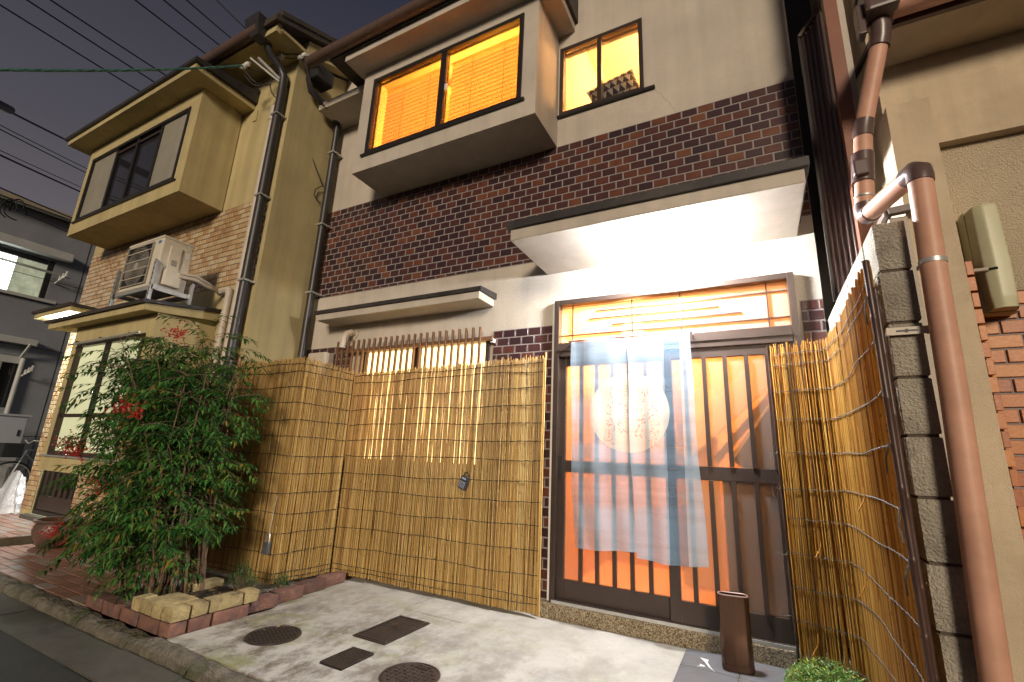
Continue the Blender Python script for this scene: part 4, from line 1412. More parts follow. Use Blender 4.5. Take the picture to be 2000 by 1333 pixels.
# ------------------------------------------------------------------ the beige house next door
bh = thing("beige_house", (1.4, 2.6, 0), "beige rough-stuccoed house with orange brick tiles and terracotta drain pipes", "house")
Bx("pillar", M_STUCCO_B, bh, 0.672, 0.833, 2.475, 2.66, 0.0, 2.78)
Bx("wall", M_STUCCO_C, bh, 0.76, 3.8, 2.655, 2.78, 1.851, 2.602)
Bx("upper_wall", M_STUCCO_B, bh, 0.69, 3.8, 2.600, 2.78, 2.603, 3.16)
Bx("wall_base", M_MORTAR, bh, 0.76, 3.8, 2.661, 2.78, 0.0, 1.850)
Bx("soffit", M_STUCCO_B, bh, 0.69, 3.8, 2.34, 2.599, 3.10, 3.125)
Bx("side_wall", M_STUCCO_B, bh, 0.72, 0.80, 2.781, 6.0, 0.0, 5.6)
MB().prism([(2.28, 3.19), (2.28, 3.22), (5.2, 4.15), (5.2, 4.12)], 'x', 0.70, 3.8).build("porch_roof", M_ROOFTILE, bh)
MB().tube([(0.70, 2.26, 3.150), (3.9, 2.26, 3.150)], 0.055, 12).build("gutter", M_PIPE_OR, bh, smooth=True)
Bx("eave_edge", M_GUTTER, bh, 0.70, 3.8, 2.315, 2.339, 3.095, 3.188)
# orange tiles of the wall
rb = random.Random(9)
_oc = {}
for k in range(29):
    z1 = 1.850 - k * 0.0632
    x = 0.865 - (0.064 if k % 2 else 0) - 0.03
    while x < 1.5:
        w = 0.128
        if ('b', w) not in _oc:
            m0 = chamfer_tile(w - 0.0095, 0.0535, 0.012, 0.0018)
            m0.v = [(a, -c, b) for (a, b, c) in m0.v]
            _oc[('b', w)] = m0.mesh("brick", M_TILE_O)
        o = link(bpy.data.objects.new("brick", _oc[('b', w)]))
        o.parent = bh
        o.matrix_parent_inverse = Matrix.Translation(-Vector(bh.location))
        o.location = (x + w / 2, 2.661 - 0.009 + rb.uniform(-.001, .001), z1 - 0.0316)
        x += w
# end tiles of the wing wall
Bx("wing_core", M_MORTAR_D, bh, 0.834, 0.858, 2.535, 2.640, 0.0, 1.956)
for k in range(27):
    z1 = 1.956 - k * 0.0717
    inset = 0.010 if k % 2 == 0 else 0.0
    MB().box(0.8345 + inset, 0.867 + rb.uniform(-.001, .002), 2.505, 2.5345, z1 - 0.062, z1).build("brick", M_TILE_O, bh, 0.002)

# meter cabinet
mc = thing("meter_cabinet", (0.95, 2.6, 1.7), "pale green rounded meter box on the beige wall", "meter box")
M_METER = mat("pale_green_plastic", (0.52, 0.50, 0.33), 0.45, 0.10, 4, stain=(0.40, 0.36, 0.23), stain_amt=0.45, stain_scale=3, streak=0.3)
Bx("case", M_METER, mc, 0.893, 1.012, 2.575, 2.654, 1.735, 2.22, 0.02)
pts = [(0.897, 2.573), (0.905, 2.52), (0.935, 2.497), (0.985, 2.505), (1.012, 2.573)]
pr_ = MB()
prof = [(1.742, 0.80), (1.79, 0.93), (1.95, 1.0), (2.14, 0.97), (2.20, 0.93), (2.215, 0.82)]
for (z, k) in prof:
    pr_.v += [(0.955 + (a - 0.955) * k, 2.574 - (2.574 - b) * k, z) for a, b in pts]
n5 = len(pts)
for i in range(len(prof) - 1):
    for j in range(n5 - 1):
        pr_.f.append((i * n5 + j, i * n5 + j + 1, (i + 1) * n5 + j + 1, (i + 1) * n5 + j))
pr_.f.append(tuple(range(n5)))
pr_.f.append(tuple((len(prof) - 1) * n5 + j for j in range(n5)))
pr_.build("cover", M_METER, mc, 0.006, True)
MB().tube([(0.872, 2.52, 1.915), (0.915, 2.51, 1.912)], 0.0085, 8).build("catch", M_PIPE_GREY, mc, smooth=True)
MB().tube([(0.915, 2.51, 1.912), (0.94, 2.497, 1.910)], 0.0055, 8).build("catch_pin", M_BLACK, mc, smooth=True)

# terracotta drain pipes
R_P = 0.0365
p1 = MB().tube([(0.648, 2.30, 3.02), (0.548, 2.35, 2.62)], R_P, 18).build("drain_pipe", M_PIPE_OR, bh, smooth=True)
MB().tube([(0.650, 2.28, 3.12), (0.652, 2.285, 3.07), (0.650, 2.298, 3.03), (0.640, 2.304, 2.985)], 0.043, 18).build("pipe_elbow", M_PIPE_BR, p1, smooth=True)
MB().tube([(0.553, 2.3475, 2.645), (0.546, 2.35, 2.615), (0.540, 2.35, 2.585), (0.538, 2.35, 2.56)], 0.041, 18).build("pipe_elbow", M_PIPE_BR, p1, smooth=True)
p2 = MB().tube([(0.540, 2.35, 2.58), (0.503, 2.35, 2.20)], R_P, 18).build("drain_pipe", M_PIPE_OR, bh, smooth=True)
MB().tube([(0.526, 2.35, 2.475), (0.512, 2.35, 2.33)], 0.044, 18).build("pipe_socket", M_PIPE_BR, p2, smooth=True)
MB().box(0.473, 0.530, 2.285, 2.32, 2.345, 2.42).build("cleaning_cap", M_PIPE_BR, p2, 0.008)
MB().tube([(0.505, 2.35, 2.225), (0.502, 2.35, 2.19), (0.505, 2.335, 2.166), (0.515, 2.30, 2.160)], 0.041, 18).build("pipe_elbow", M_PIPE_BR, p2, smooth=True)
MB().tube([(0.508, 2.35, 2.262), (0.507, 2.35, 2.254)], 0.040, 18).build("pipe_band", M_GALV, p2, smooth=True)
p3 = MB().tube([(0.511, 2.31, 2.161), (0.585, 1.995, 2.140)], R_P, 18).build("drain_pipe", M_PIPE_OR, bh, smooth=True)
MB().tube([(0.578, 2.03, 2.142), (0.589, 1.985, 2.139), (0.594, 1.972, 2.128), (0.594, 1.969, 2.105), (0.592, 1.969, 2.085)], 0.040, 18).build("pipe_elbow", M_PIPE_BR, p3, smooth=True)
p4 = MB().tube([(0.593, 1.969, 2.10), (0.583, 1.969, 1.77), (0.572, 1.969, 1.30), (0.543, 1.969, 0.50), (0.530, 1.969, 0.02)], R_P, 20).build("drain_pipe", M_PIPE_OR, bh, smooth=True)
MB().tube([(0.5835, 1.969, 1.784), (0.5830, 1.969, 1.768)], 0.0385, 20).build("pipe_band", M_GALV, p4, smooth=True)
MB().box(0.552, 0.560, 1.985, 2.024, 1.770, 1.782).build("band_pin", M_GALV, p4)
hop = MB().box(0.590, 0.715, 2.18, 2.33, 3.10, 3.28).build("rain_hopper", M_PIPE_BR, bh, 0.014)
MB().box(0.580, 0.725, 2.17, 2.34, 3.281, 3.31).build("hopper_rim", M_PIPE_BR, hop, 0.006)
MB().box(0.560, 0.589, 2.22, 2.28, 3.02, 3.18).build("hopper_bracket", M_PIPE_BR, hop, 0.004)
# coping behind the pipes, corner boards and corrugated sheet in the gap
cp = MB().bar((0.600, 2.43, 2.205), (0.76, 2.43, 2.215), 0.035, 0.03).build("coping", M_GUTTER, bh)
MB().bar((0.600, 2.43, 2.205), (0.590, 2.80, 2.19), 0.03, 0.03).build("coping_rail", M_GUTTER, cp)
Bx("low_wall", M_STUCCO, bh, 0.605, 0.671, 2.45, 3.5, 0.0, 2.185)
Bx("corner_board", mat("brown_trim_paint", (0.22, 0.085, 0.050), 0.5, 0.1, 4), bh, 0.560, 0.625, 2.80, 2.86, 2.19, 5.2)
Bx("corner_strip", M_STUCCO, bh, 0.626, 0.66, 2.82, 2.86, 2.19, 5.2)
M_CORR = mat("brown_corrugated_sheet", (0.24, 0.18, 0.175), 0.4, 0.12, 4, metal=0.3)
cg = MB()
n = 44
for side in (0, 1):
    for i in range(n + 1):
        x = 0.452 + 0.15 * i / n
        y = 3.05 + 0.010 * math.sin(i / n * 2 * PI * 5.5) + side * 0.002
        zt = 3.85 + min(1, (x - 0.452) / 0.12) * 0.17
        cg.v += [(x, y, 2.0), (x, y, zt)]
for i in range(n):
    a = 2 * i
    b = 2 * (n + 1) + 2 * i
    cg.f += [(a, a + 2, a + 3, a + 1), (b + 1, b + 3, b + 2, b), (a + 1, a + 3, b + 3, b + 1)]
cgo = cg.build("corrugated_sheet", M_CORR, bh, smooth=True)
MB().bar((0.449, 3.04, 2.0), (0.449, 3.04, 3.85), 0.02, 0.012).build("sheet_flashing", M_ALU_D, cgo)
MB().bar((0.449, 3.035, 3.855), (0.575, 3.035, 4.03), 0.03, 0.02).build("sheet_flashing", M_GUTTER, cgo)
Bx("gap_shade_sheet", M_BLACK, bh, 0.44, 0.655, 3.70, 3.74, 0.0, 5.6)  # added black sheet that stands for the darkness deep in the gap

# ------------------------------------------------------------------ brick planter
M_BRICK_C = mat("cream_brick", (0.52, 0.41, 0.20), 0.9, 0.28, 14, 1.0, 120, stain=(0.13, 0.095, 0.06), stain_amt=0.7, stain_scale=11, per_object=0.2, bdist=0.015)
M_BRICK_D = mat("clinker_brick", (0.17, 0.085, 0.060), 0.85, 0.4, 14, 0.9, 90, stain=(0.075, 0.05, 0.065), stain_amt=0.8, stain_scale=9, per_object=0.3)
pt = thing("brick_planter", (-3.4, 2.0, 0), "low planter edged with cream bricks over dark clinker bricks", "planter")
rb = random.Random(12)


def brick(x0, x1, y0, y1, z0, z1, matl):
    a = rb.uniform(-0.012, 0.012)
    m = Matrix.Translation(((x0 + x1) / 2, (y0 + y1) / 2, (z0 + z1) / 2)) @ Matrix.Rotation(a, 4, 'Z') @ Matrix.Rotation(rb.uniform(-.01, .01), 4, 'X')
    return MB().obox(m, x1 - x0, y1 - y0, z1 - z0).build("brick", matl, pt, 0.009, rough=0.004)


# dark course: along the kerb, then along the forecourt to the facade
x = -3.012
for i, w in enumerate((0.098, 0.215, 0.21, 0.215, 0.21)):
    brick(x - w, x, 1.702, 1.80, -0.01, 0.066, M_BRICK_D)
    x -= w + 0.012
y = 1.81
for i, w in enumerate((0.13, 0.225, 0.225, 0.225, 0.225, 0.225)):
    sh = -0.0 - 0.19 * max(0, (y - 1.95)) * 0.75
    brick(-3.113 + sh, -3.012 + sh, y, y + w, -0.01, 0.066, M_BRICK_D)
    y += w + 0.012
# cream course
x = -3.005
for i, w in enumerate((0.105, 0.098, 0.125, 0.085)):
    brick(x - w, x, 1.70, 1.80 + (0.11 if i in (1, 2) else 0.0), 0.070, 0.142, M_BRICK_C)
    x -= w + 0.010
y = 1.812
for i, w in enumerate((0.095, 0.205, 0.10)):
    brick(-3.108, -3.008, y, y + w, 0.070, 0.142, M_BRICK_C)
    y += w + 0.010
brick(-3.62, -3.52, 2.10, 2.31, 0.045, 0.115, M_BRICK_C)
so = MB()
nx, ny = 26, 18
rs = random.Random(3)
for j in range(ny + 1):
    for i in range(nx + 1):
        x, y = -4.0 + 0.90 * i / nx, 1.79 + 0.60 * j / ny
        edge = min(i, nx - i, j, ny - j) / 3
        so.v.append((x, y, 0.035 + 0.035 * min(1, edge) + rs.uniform(-.008, .010)))
for j in range(ny):
    for i in range(nx):
        a = j * (nx + 1) + i
        so.f.append((a, a + 1, a + nx + 2, a + nx + 1))
so.build("soil", M_SOIL, pt, smooth=True)
lit = MB()
for i in range(150):
    x, y = rs.uniform(-3.95, -3.13), rs.uniform(1.83, 2.36)
    m = Matrix.Translation((x, y, 0.085 + rs.uniform(0, .015))) @ Matrix.Rotation(rs.uniform(0, 6.28), 4, 'Z') @ Matrix.Rotation(rs.uniform(-.4, .4), 4, 'X')
    lit.add([m @ Vector(v) for v in ((0, -.008, 0), (.03, 0, .003), (0, .008, 0), (-.03, 0, .004))], [(0, 1, 2, 3)])
M_DEAD = leaf_mat("fallen_leaves", [(0.0, (0.07, 0.035, 0.02)), (0.5, (0.16, 0.09, 0.04)), (1.0, (0.25, 0.17, 0.08))], 0.6, 0.1)
stuff(lit.build("fallen_leaves", M_DEAD, pt))

# ------------------------------------------------------------------ the red-berried shrub
M_LEAF = leaf_mat("shrub_leaf", [(0.0, (0.018, 0.066, 0.020)), (0.4, (0.042, 0.140, 0.030)), (0.78, (0.090, 0.205, 0.038)), (0.97, (0.12, 0.19, 0.04)), (1.0, (0.24, 0.15, 0.03))], 0.27, 0.25)
M_STEM = mat("shrub_cane", (0.16, 0.10, 0.06), 0.8, 0.3, 10)
M_BERRY = mat("red_berry", (0.38, 0.022, 0.016), 0.3, 0.2, 30)
shrub = thing("berry_shrub", (-3.5, 2.0, 0.05), "tall bushy shrub with narrow green leaves and red berry sprays in the brick planter", "shrub")
rn = random.Random(31)
leaves = MB()
canes = MB()


def leaflet(mb, p, d, up, ln, wd):
    d = d.normalized()
    s = d.cross(up)
    if s.length < 1e-3: s = d.orthogonal()
    s.normalize()
    u = s.cross(d)
    m1 = p + d * ln * 0.38
    tip = p + d * ln - u * ln * 0.12
    mb.add([p, m1 + s * wd / 2 + u * wd * 0.25, tip, m1 - s * wd / 2 + u * wd * 0.25, m1 - u * 0.0], [(0, 1, 4), (1, 2, 4), (4, 2, 3), (0, 4, 3)])


def spray(p, d, ln, n):
    """a drooping compound leaf"""
    pts = [Vector(p)]
    dd = d.normalized()
    for k in range(5):
        dd = (dd + Vector((0, 0, -0.16))).normalized()
        pts.append(pts[-1] + dd * ln / 5)
    canes.tube([tuple(q) for q in pts], [0.0022, 0.002, 0.0018, 0.0015, 0.001, 0.0006], 3, cap=False)
    for k in range(n):
        t = 0.22 + 0.78 * k / (n - 1)
        i = min(4, int(t * 5))
        q = pts[i].lerp(pts[i + 1], t * 5 - i)
        ax = (pts[i + 1] - pts[i]).normalized()
        sd = ax.cross(Vector((0, 0, 1)))
        if sd.length < 1e-3: sd = Vector((1, 0, 0))
        sd.normalize()
        for sgn in (-1, 1):
            out_ = ax * rn.uniform(0.35, 0.8) + sd * sgn * rn.uniform(0.5, 1.0) + Vector((0, 0, rn.uniform(-0.75, 0.05)))
            leaflet(leaves, q + out_.normalized() * rn.uniform(0, 0.03), out_, Vector((0, 0, 1)), rn.uniform(0.036, 0.090), rn.uniform(0.011, 0.023))
    leaflet(leaves, pts[-1], dd, Vector((0, 0, 1)), 0.06, 0.014)


tips = []
for c in range(46):
    bx, by = rn.uniform(-3.95, -3.50), rn.uniform(1.85, 2.20)
    h = rn.choice((rn.uniform(0.7, 1.3), rn.uniform(1.35, 1.82), rn.uniform(1.5, 1.86)))
    # canes fan out, most of them towards the left
    tx = rn.gauss(-0.24, 0.28) * (0.4 + h * 0.42)
    ty = rn.gauss(-0.10, 0.13)
    pts = []
    for k in range(9):
        t = k / 8
        pts.append(Vector((bx + tx * t ** 1.6, by + ty * t ** 1.5, 0.06 + h * t - 0.12 * t ** 3 * abs(tx))))
    canes.tube([tuple(q) for q in pts], [0.008 - 0.0055 * k / 8 for k in range(9)], 5)
    tips.append(pts[-1])
    for k in range(2, 9):
        t = k / 8
        nsp = 2 if k < 5 else 3
        for s_ in range(nsp):
            if k < 4 and rn.random() < 0.25: continue
            a = rn.uniform(0, 2 * PI)
            d = Vector((math.cos(a), 0.75 * math.sin(a), rn.uniform(-0.1, 0.75)))
            q = pts[k] + Vector((rn.gauss(0, .02), rn.gauss(0, .02), rn.gauss(0, .05)))
            if q.y + d.y * 0.2 > 2.45: d.y = -abs(d.y)
            if q.x > -3.55: d.x = -abs(d.x)
            if q.x > -3.38: continue
            if q.x < -4.75 and d.y > 0: d.y = -d.y * 0.4
            spray(q, d, rn.uniform(0.20, 0.34), rn.randint(7, 11))
# skirts of foliage low on the left and over the planter
for i in range(330):
    u = rn.random()
    q = Vector((rn.gauss(-4.05, 0.30), rn.gauss(1.90, 0.12), rn.uniform(0.40, 1.75)))
    if q.x > -3.62: q.x = -3.62 - rn.random() * 0.5
    if q.x < -4.6: q.x = -4.6 + rn.random() * 0.5
    a = rn.uniform(0, 2 * PI)
    spray(q, Vector((math.cos(a) - 0.2, 0.6 * math.sin(a) - 0.2, rn.uniform(-0.4, 0.4))), rn.uniform(0.18, 0.30), rn.randint(6, 10))
for i in range(90):
    q = Vector((rn.uniform(-4.35, -3.62), rn.gauss(1.88, 0.09), rn.uniform(0.20, 0.65)))
    a = rn.uniform(0, 2 * PI)
    spray(q, Vector((math.cos(a) - 0.1, 0.6 * math.sin(a) - 0.25, rn.uniform(-0.3, 0.5))), rn.uniform(0.16, 0.26), rn.randint(6, 9))
stuff(leaves.build("foliage", M_LEAF, shrub))
canes.build("canes", M_STEM, shrub)
for (cx_, cy_, cz_, lean_, nb) in ((-3.96, 1.85, 1.90, 0.05, 60), (-3.92, 1.60, 1.29, 0.0, 60), (-3.74, 1.60, 1.26, 0.0, 40), (-4.62, 1.66, 0.98, -0.12, 110), (-5.05, 1.75, 1.02, -0.14, 80), (-4.95, 1.80, 0.34, -0.10, 110), (-4.05, 1.62, 0.75, 0, 25)):
    bb = MB()
    for i in range(nb):
        p = Vector((cx_ + rn.gauss(0, 0.055) + lean_ * rn.uniform(-1, 1), cy_ + rn.gauss(0, 0.03), cz_ + rn.gauss(0, 0.040)))
        bb.ball(p, rn.uniform(0.0055, 0.0075), 6, 4)
        if i % 3 == 0:
            bb.tube([tuple(p), (cx_ + 0.05, cy_, cz_ - 0.05)], 0.0012, 3, cap=False)
    # stalk back to the bush
    bb.tube([(cx_, cy_, cz_), (cx_ * 0.6 - 4.1 * 0.4, cy_ * 0.6 + 2.0 * 0.4, cz_ + 0.02), (-4.0, 2.0, min(1.7, cz_ - 0.05 + 0.1))], 0.0025, 4, cap=False)
    stuff(bb.build("berries", M_BERRY, shrub, smooth=True))

# ------------------------------------------------------------------ small plants
def tuft(name, c, rx, ry, h, n, matl, label, seed, ln=(0.02, 0.04), wd=(0.006, 0.012), stem_m=None):
    rn2 = random.Random(seed)
    t = thing(name, c, label, "plant")
    lv, st = MB(), MB()
    for i in range(n):
        a = rn2.uniform(0, 2 * PI)
        r = math.sqrt(rn2.random())
        x, y = c[0] + rx * r * math.cos(a), c[1] + ry * r * math.sin(a)
        top = h * (1 - 0.55 * r * r) * rn2.uniform(0.55, 1.05)
        z = c[2] + top * (0.35 + 0.65 * rn2.random() ** 0.5)
        if i % 8 == 0:
            st.tube([(c[0] + (x - c[0]) * 0.4, c[1] + (y - c[1]) * 0.4, c[2]), (x, y, z)], [0.0018, 0.001], 3, cap=False)
        d = Vector((rn2.gauss(0, 1), rn2.gauss(0, 1), rn2.gauss(0.4, 0.8)))
        leaflet(lv, Vector((x, y, z)), d, Vector((0, 0, 1)) if abs(d.normalized().z) < 0.95 else Vector((1, 0, 0)), rn2.uniform(*ln), rn2.uniform(*wd))
    stuff(lv.build("leaves", matl, t))
    st.build("stems", M_STEM, t)
    return t


M_FRESH = leaf_mat("fresh_small_leaf", [(0.0, (0.05, 0.14, 0.018)), (0.4, (0.11, 0.25, 0.03)), (0.75, (0.22, 0.35, 0.05)), (0.95, (0.36, 0.34, 0.05)), (1.0, (0.45, 0.30, 0.04))], 0.4, 0.3)
M_CON = leaf_mat("conifer_green", [(0.0, (0.02, 0.075, 0.018)), (0.6, (0.035, 0.12, 0.028)), (1.0, (0.07, 0.15, 0.04))], 0.5, 0.2)
tuft("low_shrub", (0.21, 2.93, 0.01), 0.185, 0.25, 0.17, 4200, M_FRESH, "bright green low leafy shrub at the foot of the golden reed screen", 41, (0.010, 0.020), (0.006, 0.012))
tuft("conifer_sprig", (-3.30, 2.30, 0.07), 0.13, 0.07, 0.20, 650, M_CON, "feathery green sprig rising behind the cream planter bricks", 42, (0.02, 0.04), (0.003, 0.006))
tuft("conifer_sprig", (-3.24, 2.58, 0.01), 0.075, 0.05, 0.15, 320, M_CON, "smaller green sprig at the end of the planter against the reeds", 43, (0.02, 0.04), (0.003, 0.006))

# ------------------------------------------------------------------ umbrella stand
M_BIN = mat("bronze_umbrella_stand", (0.105, 0.055, 0.035), 0.22, 0.25, 6, metal=0.75, stretch=(30, 30, 0.6))
us = thing("umbrella_stand", (-0.185, 3.06, 0.013), "slim brown metal umbrella stand before the sliding door", "umbrella stand")


def rrect(hx, hy, r, n=6):
    pts = []
    for (sx_, sy_, a0) in ((1, 1, 0), (-1, 1, PI / 2), (-1, -1, PI), (1, -1, 1.5 * PI)):
        for k in range(n + 1):
            a = a0 + PI / 2 * k / n
            pts.append((sx_ * (hx - r) + r * math.cos(a), sy_ * (hy - r) + r * math.sin(a)))
    return pts


rings = [(0.076, 0.036, 0.013), (0.080, 0.040, 0.025), (0.078, 0.039, 0.20), (0.076, 0.038, 0.372), (0.077, 0.039, 0.378), (0.069, 0.031, 0.378), (0.068, 0.030, 0.05)]
ub_ = MB()
n_ = len(rrect(1, 1, .5))
ang = math.radians(8)
for (hx, hy, z) in rings:
    for (a, b) in rrect(hx, hy, min(hx, hy) * 0.8):
        t = (z - 0.013) / 0.365
        ub_.v.append((-0.185 - 0.004 * t + a * math.cos(ang) - b * math.sin(ang), 3.06 + a * math.sin(ang) + b * math.cos(ang), z))
for i in range(len(rings) - 1):
    for k in range(n_):
        ub_.f.append((i * n_ + k, i * n_ + (k + 1) % n_, (i + 1) * n_ + (k + 1) % n_, (i + 1) * n_ + k))
ub_.f.append(tuple(range(n_)))
ub_.f.append(tuple((len(rings) - 1) * n_ + k for k in range(n_)))
ub_.build("body", M_BIN, us, smooth=True)
rim = [(-0.189 + a * math.cos(ang) - b * math.sin(ang), 3.06 + a * math.sin(ang) + b * math.cos(ang), 0.379) for (a, b) in rrect(0.073, 0.035, 0.028)]
MB().tube(rim, 0.0045, 6, closed=True).build("rim", mat("stand_rim", (0.42, 0.30, 0.26), 0.3, 0.1, 5, metal=0.6), us, smooth=True)

# ------------------------------------------------------------------ covers let into the forecourt
def disc_cover(name, c, r, label, kind):
    t = thing(name, (c[0], c[1], 0.001), label, "manhole cover")
    MB().lathe([(r, -0.02), (r, 0.004), (r * 0.94, 0.006), (r * 0.93, 0.002), (0.001, 0.002)], (c[0], c[1], 0.001), 40).build("cover", M_IRON, t, smooth=True)
    if kind == 'grid':
        k = 0.0235
        n = int(r / k)
        for i in range(-n, n + 1):
            for j in range(-n, n + 1):
                x, y = i * k, j * k + (k / 2 if i % 2 else 0)
                if math.hypot(x, y) < r * 0.88:
                    MB().box(c[0] + x - 0.0085, c[0] + x + 0.0085, c[1] + y - 0.006, c[1] + y + 0.006, 0.003, 0.0048).build("hole", M_BLACK, t)
    else:
        st = MB()
        k = 0.030
        n = int(r / k)
        for i in range(-n, n + 1):
            for j in range(-n, n + 1):
                x, y = i * k, j * k
                if math.hypot(x, y) < r * 0.84:
                    if (i + j) % 2: st.box(c[0] + x - 0.011, c[0] + x + 0.011, c[1] + y - 0.003, c[1] + y + 0.003, 0.002, 0.0062)
                    else: st.box(c[0] + x - 0.003, c[0] + x + 0.003, c[1] + y - 0.011, c[1] + y + 0.011, 0.002, 0.0062)
        stuff(st.build("studs", M_IRON, t))
        MB().box(c[0] - 0.038, c[0] + 0.038, c[1] + r * 0.55, c[1] + r * 0.55 + 0.03, 0.003, 0.0068).build("lift_slot", M_BLACK, t, 0.002)
    return t


disc_cover("drain_cover", (-2.578, 2.05), 0.150, "round perforated black drain cover nearest the planter", 'grid')
disc_cover("manhole_cover", (-1.598, 2.085), 0.148, "round studded iron manhole cover at the bottom edge", 'stud')
t = thing("water_meter_cover", (-2.09, 2.51, 0.001), "black rectangular water meter lid with raised border", "manhole cover")
Bx("lid", M_IRON, t, -2.215, -1.965, 2.305, 2.725, -0.01, 0.004, 0.002)
frame = MB()
for (a, b, c_, d) in ((-2.205, -1.975, 2.315, 2.33), (-2.205, -1.975, 2.70, 2.715), (-2.205, -2.19, 2.331, 2.699), (-1.99, -1.975, 2.331, 2.699)):
    frame.box(a, b, c_, d, 0.003, 0.0085)
frame.build("border", M_IRON, t)
st = MB()
for i in range(9):
    for j in range(17):
        st.box(-2.182 + i * 0.0215, -2.172 + i * 0.0215, 2.345 + j * 0.0208, 2.352 + j * 0.0208, 0.003, 0.0062)
stuff(st.build("studs", M_IRON, t))
MB().tube([(-2.09, 2.48, 0.0045), (-2.10, 2.50, 0.013), (-2.09, 2.53, 0.013), (-2.08, 2.545, 0.0045)], 0.004, 6).build("ring", M_IRON, t)
MB().bar((-2.13, 2.55, 0.012), (-2.095, 2.575, 0.010), 0.006, 0.002).build("dry_leaf", M_DEAD, t)
t = thing("grating", (-2.0, 2.06, 0.001), "small rusty square iron drain grating", "manhole cover")
Bx("frame_tray", M_BLACK, t, -2.078, -1.922, 1.95, 2.175, -0.01, 0.003)
for i in range(12):
    x = -2.076 + i * 0.0138
    MB().box(x, x + 0.005, 1.95, 2.175, 0.002, 0.0072).build("grate_bar", M_IRON, t)
for j in range(16):
    y = 1.951 + j * 0.0148
    MB().box(-2.077, -1.923, y, y + 0.005, 0.002, 0.0066).build("grate_bar", M_IRON, t)

lf = MB()
rl = random.Random(77)
for i in range(26):
    x, y = rl.choice([(rl.uniform(-2.95, -2.6), rl.uniform(2.05, 2.35)), (rl.uniform(-2.9, -0.6), rl.uniform(1.8, 3.0))])
    m = Matrix.Translation((x, y, 0.005)) @ Matrix.Rotation(rl.uniform(0, 6.28), 4, 'Z') @ Matrix.Rotation(rl.uniform(-.3, .3), 4, 'X')
    k = rl.uniform(0.5, 1.0)
    lf.add([m @ Vector((a * k, b * k, c_)) for a, b, c_ in ((0, -.006, 0), (.028, 0, .004), (0, .006, 0), (-.028, 0, .003))], [(0, 1, 2, 3)])
o = lf.build("fallen_leaves", leaf_mat("dry_straw", [(0.0, (0.28, 0.19, 0.09)), (1.0, (0.50, 0.40, 0.22))], 0.7, 0.1))
tag(o, "dry leaf bits and straw scattered on the concrete forecourt", "leaves", kind="stuff")
M_SHARD = mat("white_scuff_paint", (0.62, 0.62, 0.62), 0.8, 0.2, 10)
t = thing("paper_scrap", (-0.35, 3.04, 0.013), "torn white scrap stuck on the grey slate paving", "litter")
for (pp) in ([(-0.385, 3.13), (-0.335, 3.12), (-0.340, 3.085), (-0.318, 3.02), (-0.290, 2.965), (-0.330, 3.02), (-0.352, 3.075)], [(-0.375, 3.035), (-0.35, 3.025), (-0.345, 3.01), (-0.37, 3.005), (-0.385, 2.99), (-0.37, 3.02)]):
    MB().prism(pp, 'z', 0.0125, 0.0132).build("scrap", M_SHARD, t)

# ------------------------------------------------------------------ flower pot
M_POT = mat("brown_glazed_pot", (0.10, 0.058, 0.042), 0.4, 0.2, 9, 0.15, 60)
pc_ = thing("flower_pot", (-6.32, 2.31, 0.0), "round brown glazed flower pot standing on the tiled forecourt", "pot")
MB().lathe([(0.11, 0.0), (0.14, 0.02), (0.185, 0.10), (0.20, 0.16), (0.188, 0.215), (0.178, 0.23), (0.205, 0.243), (0.208, 0.262), (0.180, 0.262), (0.165, 0.23), (0.16, 0.20), (0.001, 0.20)], (-6.32, 2.31, 0.003), 32).build("body", M_POT, pc_, smooth=True)
MB().lathe([(0.158, 0.19), (0.15, 0.206), (0.001, 0.209)], (-6.32, 2.31, 0.003), 24).build("soil", M_SOIL, pc_)

# ------------------------------------------------------------------ grey house at the far end
M_GREY = mat("grey_siding", (0.215, 0.225, 0.245), 0.75, 0.12, 1.5, 0.15, 40, stain=(0.15, 0.16, 0.17), stain_amt=0.5)
M_GREY_L = mat("pale_grey_metal", (0.42, 0.42, 0.40), 0.5, 0.12, 3)
GX = -15.0
gh = thing("grey_house", (GX, 3.5, 0), "grey sided house with a lit upstairs window at the far left", "house")
holed_wall(-6.0, 7.5, 0.0, 6.35, GX, GX - 0.12, [(1.75, 4.06, 4.28, 5.25), (1.6, 4.02, 1.66, 2.85)], 'x').build("wall", M_GREY, gh)
for y in (1.2, 4.6, 6.2):
    MB().box(GX - 0.001, GX + 0.006, y, y + 0.012, 0, 6.3).build("siding_joint", M_ALU_D, gh)
for z in (1.05, 3.08, 4.75):
    MB().box(GX - 0.001, GX + 0.005, -5.9, 7.4, z, z + 0.012).build("siding_joint", M_ALU_D, gh)
MB().prism([(GX + 0.35, 6.30), (GX + 0.35, 6.40), (GX - 5, 8.0), (GX - 5, 7.9)], 'y', -6.2, 7.8).build("roof", mat("tan_roof", (0.30, 0.25, 0.17), 0.8), gh)
gw = MB().box(GX - 0.06, GX - 0.02, 1.75, 1.82, 4.29, 5.24).box(GX - 0.06, GX - 0.02, 3.95, 4.05, 4.29, 5.24).box(GX - 0.06, GX - 0.02, 1.83, 3.94, 5.13, 5.24).box(GX - 0.06, GX - 0.02, 2.55, 2.62, 4.29, 5.12).build("window_frame", M_ALU_D, gh)
MB().box(GX - 0.10, GX - 0.09, 1.78, 3.42, 4.29, 5.13).build("pane", emis("lit_white_window", (0.93, 1.0, 0.94), 6.0, 0.5, 2.2), gw)
cu_ = MB()
for i in range(18):
    y = 3.42 + 0.53 * i / 17
    cu_.v += [(GX - 0.085 + 0.02 * math.sin(i * 1.9), y, 4.29), (GX - 0.085 + 0.02 * math.sin(i * 1.9), y, 5.13)]
